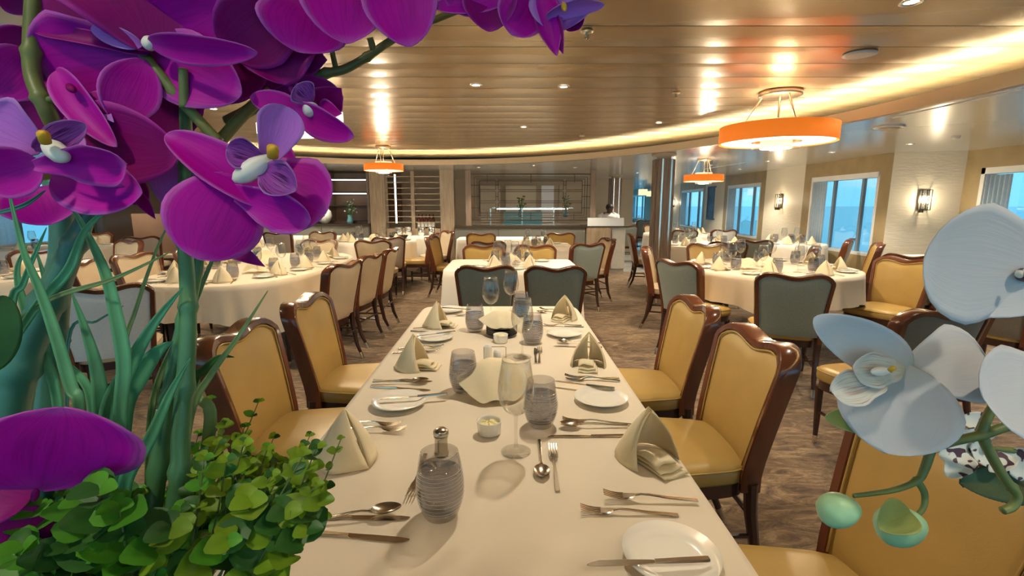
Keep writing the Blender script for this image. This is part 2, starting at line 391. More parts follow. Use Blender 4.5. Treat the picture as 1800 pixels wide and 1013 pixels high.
# right hull wall: piers and windows. plan points measured from the ceiling line
winN = [0]
def wall_seg(bm, a, b_, z0, z1, th=.12):
    a = Vector((*a, 0)); b_ = Vector((*b_, 0)); d = (b_-a).normalized(); n = Vector((d.y, -d.x, 0))*th
    pts = [a, b_, b_+n, a+n]
    lo = [bm.verts.new((p.x, p.y, z0)) for p in pts]; hi = [bm.verts.new((p.x, p.y, z1)) for p in pts]
    bm.faces.new(lo[::-1]); bm.faces.new(hi)
    for i in range(4): bm.faces.new((lo[i], lo[(i+1) % 4], hi[(i+1) % 4], hi[i]))
def lerp2(a, b_, t): return (a[0]+(b_[0]-a[0])*t, a[1]+(b_[1]-a[1])*t)
def window_bay(a, b_, z0=.66, z1=1.84, n_m=2, sheer=.28):
    winN[0] += 1
    ln = math.dist(a, b_); j = .22/ln
    bm = bmesh.new()
    wall_seg(bm, a, b_, z1, ZO); wall_seg(bm, a, b_, 0, z0)
    wall_seg(bm, a, lerp2(a, b_, j), z0, z1); wall_seg(bm, lerp2(a, b_, 1-j), b_, z0, z1)
    struct('trim_%d' % (10+winN[0]), bm, 'bronze_trim')
    w = bmesh.new(); A = lerp2(a, b_, j); B = lerp2(a, b_, 1-j); d = ((b_[0]-a[0])/ln, (b_[1]-a[1])/ln)
    fr = .05/(ln*(1-2*j))
    wall_seg(w, A, B, z1-.075, z1, .16); wall_seg(w, A, B, z0, z0+.04, .16); wall_seg(w, A, lerp2(A, B, fr), z0, z1, .16); wall_seg(w, lerp2(A, B, 1-fr), B, z0, z1, .16)
    f = struct('window_%d' % winN[0], w, 'white_frame')
    off = (d[1]*.08, -d[0]*.08)
    sh = lambda p, k=1: (p[0]+off[0]*k, p[1]+off[1]*k)
    g = bmesh.new(); wall_seg(g, sh(A), sh(B), z0+.02, z1-.03, .006); obj('pane', g, 'glass_pane', f, False)
    g = bmesh.new()
    for t_ in (.74, .33): wall_seg(g, sh(lerp2(A, B, 1-t_), 1.1), sh(lerp2(A, B, 1-t_-.03), 1.1), z0+.02, z1-.05, .04)
    obj('mullion', g, 'mullion', f, False)
    g = bmesh.new()  # sheer curtain gathered at the far end
    def cf(s, t_):
        q = 1-sheer*(s) - .01; p = lerp2(A, B, q); wv = .5+.35*math.sin(s*38); p = sh(p, wv*.6)
        return (p[0], p[1], z0+.03+(z1-z0-.12)*t_)
    grid(g, cf, 48, 2); c = obj('curtain', g, 'sheer', f); solid(c, .003)
    return f
def pier(a, b_, name): 
    bm = bmesh.new(); wall_seg(bm, a, b_, 0, ZO); struct(name, bm, 'wall_cream')
pl = [(5.93, 3.3), (5.93, 6.40), (5.15, 6.62), (5.25, 8.72), (5.32, 10.15), (5.52, 12.5), (5.62, 13.95), (6.05, 17.2), (6.2, 18.7), (6.42, 21.6), (6.5, 23), (6.7, 26.5), (6.8, 29.5)]
window_bay((5.93, .3), (5.93, 3.1)); pier((5.93, 3.1), (5.93, 3.3), 'wall_right_1')
for k in range(0, 12, 2): window_bay(pl[k], pl[k+1], sheer=.13 if k == 0 else .24)
for k in range(1, 12, 2): pier(pl[k], pl[k+1], 'wall_right_%d' % (k+2))
pier((5.93, -2), (5.93, .3), 'wall_right_14')
# left hull wall with windows, far wall
lw = [(-8.6, 14), (-8.6, 11.6), (-8.6, 10.4), (-8.6, 8.0), (-8.6, 6.8), (-8.6, 4.2), (-8.6, 3.2), (-8.6, .6)]
for k in range(0, 7, 2): window_bay(lw[k], lw[k+1])
for k in range(1, 7, 2): pier(lw[k], lw[k+1], 'wall_left_%d' % k)
pier((-8.6, .6), (-8.6, -2), 'wall_left_9')
struct('wall_far', Box(-8.7, 3.6, 14, 14.15, 0, ZO), 'wall_beige')
bm = bmesh.new(); box(bm, -8, -2.9, 13.9, 13.99, .9, 1.95)
struct('trim_30', bm, 'wall_bronze')
# sea
struct('trim_31', Box(6.4, 3000, -1500, 3000, -14, -13.9), 'sea').name = 'sea'
bpy.data.objects['sea']['kind'] = 'structure'
struct('trim_32', Box(-3000, -9, -1500, 3000, -14, -13.9), 'sea').name = 'sea.001'
# brown curved booth wall on the left
bm = bmesh.new()
def bw(s, t_):
    a = s; x = -8.2+2.5*s; y = 10.0+.4*math.sin(s*PI); return (x, y, 2.07*t_)
grid(bm, bw, 16, 1); o = struct('wall_left_booth', bm, 'wall_bronze', True); solid(o, .08); o.name = 'wall_left_11'
o = obj('booth_partition', Box(-6.9, -5.9, 9.2, 9.3, 0, 1.22), 'wall_bronze', None, False); tag(o, 'low brown partition block before the curved brown wall at left', 'partition')
bm = bmesh.new(); box(bm, -5.24, -5.18, 8.55, 8.75, 0, 1.3)

# columns
def column(x, y, w, label):
    t_ = thing('fluted_column', label, 'column', (x, y, 0))
    bm = bmesh.new()
    for dx in (-1, 0, 1):
        for dy in (-1, 0, 1):
            if dx and dy: continue
            k = w*.22; box(bm, dx*w*.33-k*(1.0 if dy == 0 else 1.25), dx*w*.33+k*(1.0 if dy == 0 else 1.25), dy*w*.33-k, dy*w*.33+k, 0, ZO-.07)
    for sx_ in (-1, 1):
        for sy_ in (-1, 1): box(bm, sx_*w*.31-w*.12, sx_*w*.31+w*.12, sy_*w*.31-w*.12, sy_*w*.31+w*.12, 0, ZO-.07)
    bevel(obj('shaft', bm, 'wood_column', t_, False), .006)
    bm = bmesh.new()
    for sx_ in (-1, 1): box(bm, sx_*w*.235-.011, sx_*w*.235+.011, -w*.60, w*.60, .02, ZO-.07)
    obj('inlay_strip', bm, 'strip_light', t_, False)
    obj('capital', Lathe([(0, ZO-.07), (w*.36, ZO-.07), (w*.36, ZO-.03), (w*.62, ZO-.02), (w*.62, ZO), (0, ZO)], 24), 'wall_beige', t_)
column(2.18, 6.9, .26, 'brown fluted column behind the cream chair beside the white floor')
column(2.62, 11.9, .27, 'brown fluted column behind the reception desk and waiter')
for nm, x, w, lb in (('wood_pillar', -2.60, .30, 'square light wood pillar left of the wine shelving'), ('wood_pillar', -1.19, .28, 'square light wood pillar right of the wine shelving')):
    o = obj(nm, Box(x-w/2, x+w/2, 10.1, 10.4, 0, ZO-.001), 'wood_panel', None, False); tag(o, lb, 'pillar')

# low upholstered walls (banquettes)
def low_wall(x0, x1, y, h, label, nseg):
    t_ = thing('banquette_wall', label, 'half wall', (0, 0, 0))
    obj('panel', Box(x0, x1, y, y+.16, .04, h-.05), 'upholstery', t_, False)
    obj('cap_rail', Box(x0-.01, x1+.01, y-.02, y+.18, h-.05, h), 'dark_metal', t_, False)
    obj('plinth', Box(x0, x1, y+.01, y+.15, 0, .04), 'wood_dark', t_, False)
    for k in range(1, nseg): obj('seam', Box(x0+(x1-x0)*k/nseg-.004, x0+(x1-x0)*k/nseg+.004, y-.004, y-.0005, .3, h-.06), 'black', t_, False)
low_wall(-1.03, 1.62, 10.0, .96, 'grey upholstered half wall under the metal lattice screen', 3)
low_wall(-5.6, -2.78, 10.0, 1.0, 'grey upholstered half wall behind the tables at left', 3)
# ledge strip of white light on cap
# metal lattice screen
t_ = thing('lattice_screen', 'dark metal lattice screen of nested rectangles above the grey half wall', 'screen', (0, 0, 0))
SX0, SX1, SY = -.70, 1.72, 10.08
for x in (SX0-.05, SX1+.05): obj('post', Box(x-.055, x+.055, SY-.06, SY+.06, .961, ZO-.003), 'wood_column', t_, False)
def barx(bm, x0, x1, z, w=.011): box(bm, x0, x1, SY-.008, SY+.008, z-w/2, z+w/2)
def barz(bm, x, z0, z1, w=.011): box(bm, x-w/2, x+w/2, SY-.0075, SY+.0075, z0, z1)
bm = bmesh.new()
zb, zt = 1.07, 1.99; wx = SX1-SX0
barx(bm, SX0, SX1, zb, .02); barx(bm, SX0, SX1, zt, .02)
for k, d in enumerate((.07, .12, .17)):
    barx(bm, SX0+d, SX1-d, zb+d*.8); barx(bm, SX0+d, SX1-d, zt-d*.8); barz(bm, SX0+d, zb+d*.8, zt-d*.8); barz(bm, SX1-d, zb+d*.8, zt-d*.8)
for x0, x1 in ((SX0+.17, SX0+.50), (SX0+.55, SX1-.55), (SX1-.50, SX1-.17)):
    for k in range(3):
        z0 = zb+.16+k*.225; z1 = z0+.19
        barx(bm, x0, x1, z0); barx(bm, x0, x1, z1); barz(bm, x0, z0, z1); barz(bm, x1, z0, z1)
for x in (SX0+.33, (SX0+SX1)/2, SX1-.33): barz(bm, x, zb, zb+.16); barz(bm, x, zt-.17, zt)
for k in range(3):
    z = zb+.25+k*.225; barx(bm, SX0, SX0+.17, z); barx(bm, SX1-.17, SX1, z); barx(bm, SX0+.50, SX0+.55, z); barx(bm, SX1-.55, SX1-.50, z)
obj('lattice', bm, 'dark_metal', t_, False)
# wine shelving between pillars
t_ = thing('wine_shelving', 'tall open shelving with thin horizontal bars between two wood pillars', 'shelving')
bm = bmesh.new()
for k in range(9): box(bm, -2.44, -1.34, 10.18, 10.32, 1.02+k*.115, 1.032+k*.115)
obj('shelf', bm, 'fascia', t_, False)
obj('divider', Box(-1.93, -1.86, 10.16, 10.34, .85, 2.05), 'wood_panel', t_, False)
obj('counter', Box(-2.44, -1.34, 10.12, 10.6, 0, .9), 'wood_panel', t_, False)
obj('light_tube', Box(-2.30, -2.27, 10.35, 10.37, 1.0, 2.0), 'shelf_light', t_, False)
for k in range(5):
    bm = Lathe([(0, 0), (.035, 0), (.035, .17), (.03, .2), (.012, .23), (.012, .29), (0, .29)], 12); o = obj('wine_bottle', bm, 'bottle', None, True, (-1.80+k*.075, 10.26, .901))
    lb = Lathe([(.036, .03), (.0362, .12)], 12); obj('bottle_label', lb, 'label_white', o)
    tag(o, 'dark wine bottle with white label in the row on the shelving', 'bottle', 'wine bottles on the shelving')
# display glass cabinet at left behind half wall, vases
t_ = thing('display_cabinet', 'dark open display cabinet with lit shelves behind the left half wall', 'cabinet')
bm = bmesh.new()
for z in (1.02, 1.35, 1.62, 1.9): box(bm, -5.6, -2.8, 10.3, 10.7, z, z+.025)
obj('shelf', bm, 'dark_metal', t_, False)
for x in (-5.6, -4.6, -3.7, -2.86): obj('upright', Box(x, x+.05, 10.28, 10.72, 0, 2.04), 'wood_column', t_, False)
obj('back_panel', Box(-5.6, -2.8, 10.72, 10.76, 0, 2.04), 'wall_bronze', t_, False)
obj('lower_box', Box(-5.6, -2.8, 10.30, 10.72, .0, 1.02), 'wood_dark', t_, False)
for z in (1.6, 1.88): obj('light_tube', Box(-5.4, -2.9, 10.4, 10.42, z, z+.018), 'shelf_light', t_, False)
for k, x in enumerate((-5.2, -4.9, -4.4, -4.2, -3.95)):
    o = obj('book', Box(x, x+.16, 10.4, 10.55, 1.376, 1.56), 'wall_bronze' if k % 2 else 'wood_dark', None, False); tag(o, 'dark red box standing on the display cabinet shelf', 'box', 'dark boxes on the display shelf')
o = obj('glass_globe', Lathe([(0, 0), (.05, 0), (.12, .06), (.16, .15), (.14, .25), (.07, .31), (.03, .33), (0, .33)], 24), 'porcelain_grey', None, True, (-3.72, 10.18, 1.0005)); tag(o, 'large rounded pale grey vase on the left half wall', 'vase')
def bouquet(name, loc, label, s=1, green=True):
    t2 = thing(name, label, 'flowers', loc)
    obj('vase', Lathe([(0, 0), (.05*s, 0), (.06*s, .05*s), (.035*s, .12*s), (.045*s, .16*s)], 16), 'turquoise', t2)
    bm = bmesh.new(); random.seed(hash(label) % 999 if 0 else 5)
    for k in range(26):
        a = random.random()*2*PI; r = random.random()*.13*s; z = .2*s+random.random()*.26*s
        p = Vector((r*math.cos(a), r*math.sin(a)*.7, z)); tube(bm, [(0, 0, .12*s), p], .003*s, 4)
        lathe(bm, [(0, -.02*s), (.022*s, 0), (0, .02*s)], 6, mi=1 if k % 2 else 0, cx=p.x, cy=p.y, cz=p.z)
    obj('bouquet', bm, ['plant_green', 'petal_white' if not green else 'leaf_fresh'], t2)
bouquet('vase_of_flowers', (-3.2, 10.2, 1.0005), 'turquoise vase of white blossoms on the left half wall', 1.1, False)
bouquet('vase_of_leaves', (.33, 11.0, 1.12), 'tall vase of green leaves on the buffet behind the lattice', 1.0, True)
bouquet('vase_of_flowers', (1.33, 11.0, 1.12), 'vase of white flowers on the buffet at the lattice right end', 1.0, False)
# buffet behind the screen
t_ = thing('buffet_counter', 'long buffet counter with lit glass guard behind the lattice screen', 'counter')
obj('body', Box(-.9, 1.9, 10.8, 11.5, 0, .9), 'wall_beige', t_, False)
obj('top', Box(-.95, 1.95, 10.75, 11.55, .9, .94), 'marble', t_, False)
obj('back_panel', Box(-.05, .85, 11.5, 11.53, .94, 1.22), 'turquoise', t_, False)
obj('guard_shelf', Box(-.3, 1.5, 11.0, 11.4, 1.30, 1.32), 'strip_light', t_, False)
obj('light_tube', Box(-.2, 1.4, 11.1, 11.13, 1.278, 1.298), 'shelf_light', t_, False)
obj('serving_ledge', Box(-.6, 1.6, 10.85, 11.05, 1.09, 1.119), 'marble', t_, False)
for x in (-.35, .35, 1.05): obj('support', Box(x, x+.03, 10.95, 10.98, .94, 1.30), 'strip_light', t_, False)
for k, (x, w, m_) in enumerate(((-.7, .55, 'wall_cream'), (.0, .85, 'wall_cream'), (1.0, .35, 'panel_glow'), (1.5, .5, 'wall_beige'))):
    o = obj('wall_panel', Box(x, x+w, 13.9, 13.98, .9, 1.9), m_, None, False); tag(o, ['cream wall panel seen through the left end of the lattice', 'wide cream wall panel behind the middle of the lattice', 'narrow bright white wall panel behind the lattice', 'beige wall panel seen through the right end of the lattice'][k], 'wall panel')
# podium
t_ = thing('reception_desk', 'light wood reception desk with frosted glass top screen and grey doors', 'desk')
obj('side_panel', Box(1.64, 2.13, 9.95, 10.02, 0, .93), 'wood_panel', t_, False)
obj('body', Box(1.64, 2.44, 10.021, 10.7, 0, .93), 'cabinet_grey', t_, False)
obj('top', Box(1.62, 2.46, 9.94, 10.7, .931, .955), 'dark_metal', t_, False)
for y in (10.05, 10.38):
    d = obj('door', Box(2.441, 2.455, y, y+.30, .08, .90), 'cabinet_grey', t_, False); obj('handle', Box(2.456, 2.47, y+.17, y+.19, .45, .7), 'dark_metal', d, False)
obj('door', Box(2.16, 2.44, 9.985, 10.015, .08, .88), 'cabinet_grey', t_, False)
obj('glass_screen', Box(1.66, 2.40, 9.98, 10.0, .956, 1.12), 'panel_glow', t_, False)

# ================================================================= LIGHTS
def spot(x, y, z, power, size=1.9, col=(1, .88, .68), r=.03, tgt=None, blend=.6):
    l = bpy.data.lights.new('downlight', 'SPOT'); l.energy = power; l.color = col; l.spot_size = size; l.spot_blend = blend; l.shadow_soft_size = r
    o = bpy.data.objects.new('downlight_beam', l); o.location = (x, y, z); C.objects.link(o); return o
def downlight(x, y, z, power, label, key=False):
    t2 = thing('downlight', label, 'ceiling light', (x, y, z), 0, 'recessed ceiling downlights')
    obj('trim_ring', Lathe([(.028, 0), (.028, -.004), (.042, -.006), (.045, -.002), (.045, 0)], 24), 'chrome', t2)
    obj('lens', Lathe([(0, -.001), (.028, -.001)], 20), 'downlight_glow', t2)
    s = spot(0, 0, -.02, power); s.parent = t2
KEY = 55
downlight(.28, 1.95, ZI-.006, 38, 'recessed ceiling downlight above the near dining table')
downlight(-.21, 3.68, ZI-.006, 24, 'small chrome recessed downlight left of the ceiling centre')
downlight(.42, 3.72, ZI-.006, 24, 'small chrome recessed downlight right of the ceiling centre')
for (x, y, z) in ((-2.6, 2.4, ZI), (-2.6, 4.6, ZI), (-2.4, 6.6, ZI), (.2, 5.6, ZI), (1.6, 5.3, ZI), (1.7, 2.2, ZI), (-.55, -.25, ZI), (.75, -.25, ZI), (-2.6, .2, ZI), (3.0, .6, ZO), (3.6, 2.6, ZO), (3.5, 4.6, ZO), (4.3, 6.6, ZO), (3.6, 8.8, ZO), (.5, 8.9, ZO), (-1.9, 9.2, ZO), (-4.6, 9.0, ZO), (-4.8, 5.6, ZI), (-5.2, 3.0, ZI), (.4, 12.2, ZO), (-2.8, 12, ZO), (4.6, 12.5, ZO), (4.6, 17, ZO), (4.9, 3.6, ZO), (4.6, 5.7, ZO), (4.2, 8.0, ZO), (4.6, 9.8, ZO), (1.0, 12.6, ZO), (-.6, 12.6, ZO), (1.3, 9.4, ZO), (-.5, 9.4, ZO), (-3.6, 9.5, ZO), (-6.8, 8.6, ZO), (-6.5, 5, ZO), (2.9, 11, ZO)):  # downlights added as fill, including a pair behind the camera for the flowers
    downlight(x, y, z-.006 if z == ZI else z-.001, (15 if y < 0 else 15) if y < 5 and x < 2.5 else (48 if y < 8 else 50), 'small recessed downlight added to the ceiling to brighten the room')

# ================================================================= CEILING FITTINGS
def ring_band(bm, r, h, z, th=.006, seg=48, mi=0):
    lathe(bm, [(r, z), (r, z+h), (r-th, z+h), (r-th, z), (r, z)], seg, mi)
def pendant(x, y, zc, zr, r, h, label, shade='orange_shade', power=12):
    t2 = thing('pendant_lamp', label, 'pendant lamp', (x, y, 0))
    bm = bmesh.new(); ring_band(bm, r, h, zr, .008); obj('shade', bm, shade, t2)
    obj('bottom_diffuser', Lathe([(r-.02, zr+.006), (r*.45, zr+.006), (r*.45, zr+.012), (r-.02, zr+.012), (r-.02, zr+.006)], 48), 'lamp_white', t2)
    bm = bmesh.new(); ring_band(bm, r*.27, h*1.35, zr-h*.32, .005); obj('inner_shade', bm, 'cream_shade', t2)
    bm = bmesh.new(); ring_band(bm, r*.42, h*.5, zr-h*.35, .004); obj('glass_collar', bm, 'glass_thin', t2)
    bm = bmesh.new(); ring_band(bm, r*.42, h*.45, zr+h*.85, .004); obj('top_collar', bm, 'cream_shade', t2)
    obj('canopy', Lathe([(0, zc-.001), (r*.37, zc-.001), (r*.37, zc-.03), (r*.34, zc-.035), (0, zc-.035)], 32), 'brass', t2)
    for k in range(3):
        a = 2*PI*k/3+.5; obj('rod', Tube([(r*.3*math.cos(a), r*.3*math.sin(a), zc-.03), (r*.62*math.cos(a), r*.62*math.sin(a), zr+h)], .006, 8), 'brass', t2)
        obj('spoke', Tube([(r*.27*math.cos(a), r*.27*math.sin(a), zr+h*.5), ((r-.008)*math.cos(a), (r-.008)*math.sin(a), zr+h*.5)], .005, 6), 'brass', t2)
    obj('stem', Tube([(0, 0, zc-.03), (0, 0, zr+h*.3)], .008, 8), 'brass', t2)
    bm = bmesh.new(); lathe(bm, [(0, -.03), (.022, -.015), (.03, .005), (.02, .03), (0, .04)], 12, cz=zr+h*.4); obj('bulb', bm, 'bulb', t2)
    l = bpy.data.lights.new('pendant_light', 'POINT'); l.energy = power*2.2; l.color = (1, .84, .60); l.shadow_soft_size = .05
    o = bpy.data.objects.new('pendant_light', l); o.parent = t2; o.location = (0, 0, zr-h*.55); C.objects.link(o)
    l = bpy.data.lights.new('pendant_uplight', 'POINT'); l.energy = power*.25; l.color = (1, .84, .60); l.shadow_soft_size = .08
    o = bpy.data.objects.new('pendant_uplight', l); o.parent = t2; o.location = (0, 0, zr+h*.8); C.objects.link(o)
pendant(2.08, 3.87, ZI-.005, 1.86, .41, .125, 'large orange drum pendant lamp nearest, hanging at the right')
pendant(2.98, 7.5, ZO, 1.73, .285, .10, 'orange drum pendant lamp by the right windows, far from the others')
pendant(-1.8, 7.45, ZI-.005, 1.88, .285, .10, 'orange drum pendant lamp before the wine shelving')
pendant(-1.50, 3.95, ZI-.005, 2.02, .24, .08, 'white drum pendant lamp beside the purple orchid, right one', 'lamp_white', 8)
pendant(-1.9, 4.5, ZI-.005, 2.0, .26, .08, 'white drum pendant lamp glowing behind the purple orchid', 'lamp_white', 8)
pendant(-4.2, 5.2, ZI-.005, 1.95, .35, .1, 'white drum pendant lamp hidden deep behind the purple orchid', 'lamp_white', 8)
for x, y in ((4.2, 15.2), (5.1, 17.5)):
    t2 = thing('square_pendant', 'small cream square pendant lamp over the far window tables', 'pendant lamp', (x, y, 0), 0, 'small square pendants far off by the windows')
    obj('shade', Box(-.11, .11, -.11, .11, 1.66, 1.84), 'cream_shade', t2, False); obj('cord', Tube([(0, 0, 1.84), (0, 0, ZO)], .006, 6), 'brass', t2)
def sprinkler(x, y, z, label):
    t2 = thing('sprinkler_head', label, 'sprinkler', (x, y, z))
    obj('rose', Lathe([(0, 0), (.032, 0), (.03, -.006), (.012, -.01), (0, -.01)], 20), 'brass', t2)
    obj('nozzle', Lathe([(.009, -.01), (.008, -.03), (.016, -.033), (.016, -.036), (.004, -.045), (0, -.045)], 12), 'steel', t2)
sprinkler(.40, 2.57, ZI-.006, 'small brass sprinkler head in the ceiling above the near table')
sprinkler(1.3, 3.9, ZI-.006, 'small sprinkler head in the ceiling left of the large orange lamp')
sprinkler(.95, 6.3, ZI-.006, 'tiny sprinkler head deep in the ceiling near the cove')
o = obj('ceiling_speaker', Lathe([(0, -.012), (.06, -.012), (.085, -.006), (.085, 0), (0, 0)], 32), 'porcelain_grey', None, True, (2.0, 2.92, ZI-.006)); tag(o, 'round flat loudspeaker cover in the plank ceiling at right', 'loudspeaker')
t2 = thing('air_diffuser', 'round air diffuser in the grey side ceiling', 'vent', (3.36, 4.42, ZO)); obj('ring', Lathe([(.11, 0), (.12, -.012), (.07, -.02), (.065, 0)], 32), 'porcelain_grey', t2); obj('disc', Lathe([(0, -.03), (.06, -.03), (.075, -.022), (0, -.015)], 32), 'wall_beige', t2)
o = obj('smoke_detector', Lathe([(0, -.02), (.03, -.02), (.04, 0), (0, 0)], 20), 'porcelain_grey', None, True, (4.54, 5.06, ZO)); tag(o, 'small round detector in the grey side ceiling near the wall sconce', 'detector')
# linear slots in outer ceiling
for x, y, a, ln in ((3.05, 3.5, 1.57, 1.0), (3.0, 5.0, 1.75, .7), (3.9, 9, 1.6, 1.6)):
    o = obj('ceiling_slot', Box(-ln/2, ln/2, -.012, .012, -.004, 0), 'panel_glow', None, False, (x, y, ZO)); o.rotation_euler.z = a; tag(o, 'thin bright linear slot in the grey side ceiling', 'ceiling slot', 'linear slots in the side ceiling')
# sconces
def sconce(x, y, z, rz, label):
    t2 = thing('wall_sconce', label, 'wall lamp', (x, y, z), rz)   # faces -Y locally
    bm = bmesh.new()
    for sx_ in (-.055, .055):
        for sy_ in (-.09, -.02): tube(bm, [(sx_, sy_, -.13), (sx_, sy_, .13)], .004, 4, sq=True)
    tube(bm, [(0, -.09, -.13), (0, -.09, .13)], .004, 4, sq=True)
    for z_ in (-.13, .13):
        tube(bm, [(-.055, -.09, z_), (.055, -.09, z_)], .004, 4, sq=True)
        for sx_ in (-.055, .055): tube(bm, [(sx_, -.09, z_), (sx_, -.02, z_)], .004, 4, sq=True)
    obj('frame', bm, 'dark_metal', t2, False)
    obj('back_plate', Box(-.05, .05, -.02, -.004, -.12, .12), 'brass', t2, False)
    bm = bmesh.new()
    for k in range(5): tube(bm, [(-.036+.018*k, -.065, -.11), (-.036+.018*k, -.065, .11)], .006, 8)
    obj('glass_rods', bm, 'glass_thin', t2)
    bm = bmesh.new()
    for z_ in (-.03, .04): box(bm, -.035, .035, -.056, -.046, z_-.012, z_+.012)
    obj('bulb', bm, 'bulb', t2)
    obj('bracket', Box(-.035, -.02, -.10, -.005, -.165, -.115), 'dark_metal', t2, False)
    l = bpy.data.lights.new('sconce_light', 'POINT'); l.energy = 4; l.color = (1, .82, .55); l.shadow_soft_size = .03
    o = bpy.data.objects.new('sconce_light', l); o.parent = t2; o.location = (0, -.12, 0); C.objects.link(o)
sconce(5.52, 6.51, 1.45, -.27+0, 'wall sconce with dark frame on the cream pier between the near windows')
sconce(5.28, 9.45, 1.45, -1.5, 'wall sconce with dark frame on the second cream pier')
sconce(6.12, 17.9, 1.45, -1.5, 'tiny far wall sconce just right of the brown column')
t2 = thing('framed_picture', 'tall framed blue picture between two far windows', 'picture', (5.58, 13.25, 1.42), -1.50)
bm = bmesh.new(); 
for a in ((-.30, .30, .30, .33), (-.30, .30, -.33, -.30)): box(bm, a[0]-.03, a[1]+.03, -.03, -.005, a[2], a[3])
for s in (-1, 1): box(bm, s*.315-.015, s*.315+.015, -.03, -.005, -.3, .3)
obj('frame', bm, 'wood_dark', t2, False); obj('canvas', Box(-.30, .30, -.02, -.006, -.30, .30), 'blue_print', t2, False)
t2.scale = (1, 1, 1.35)

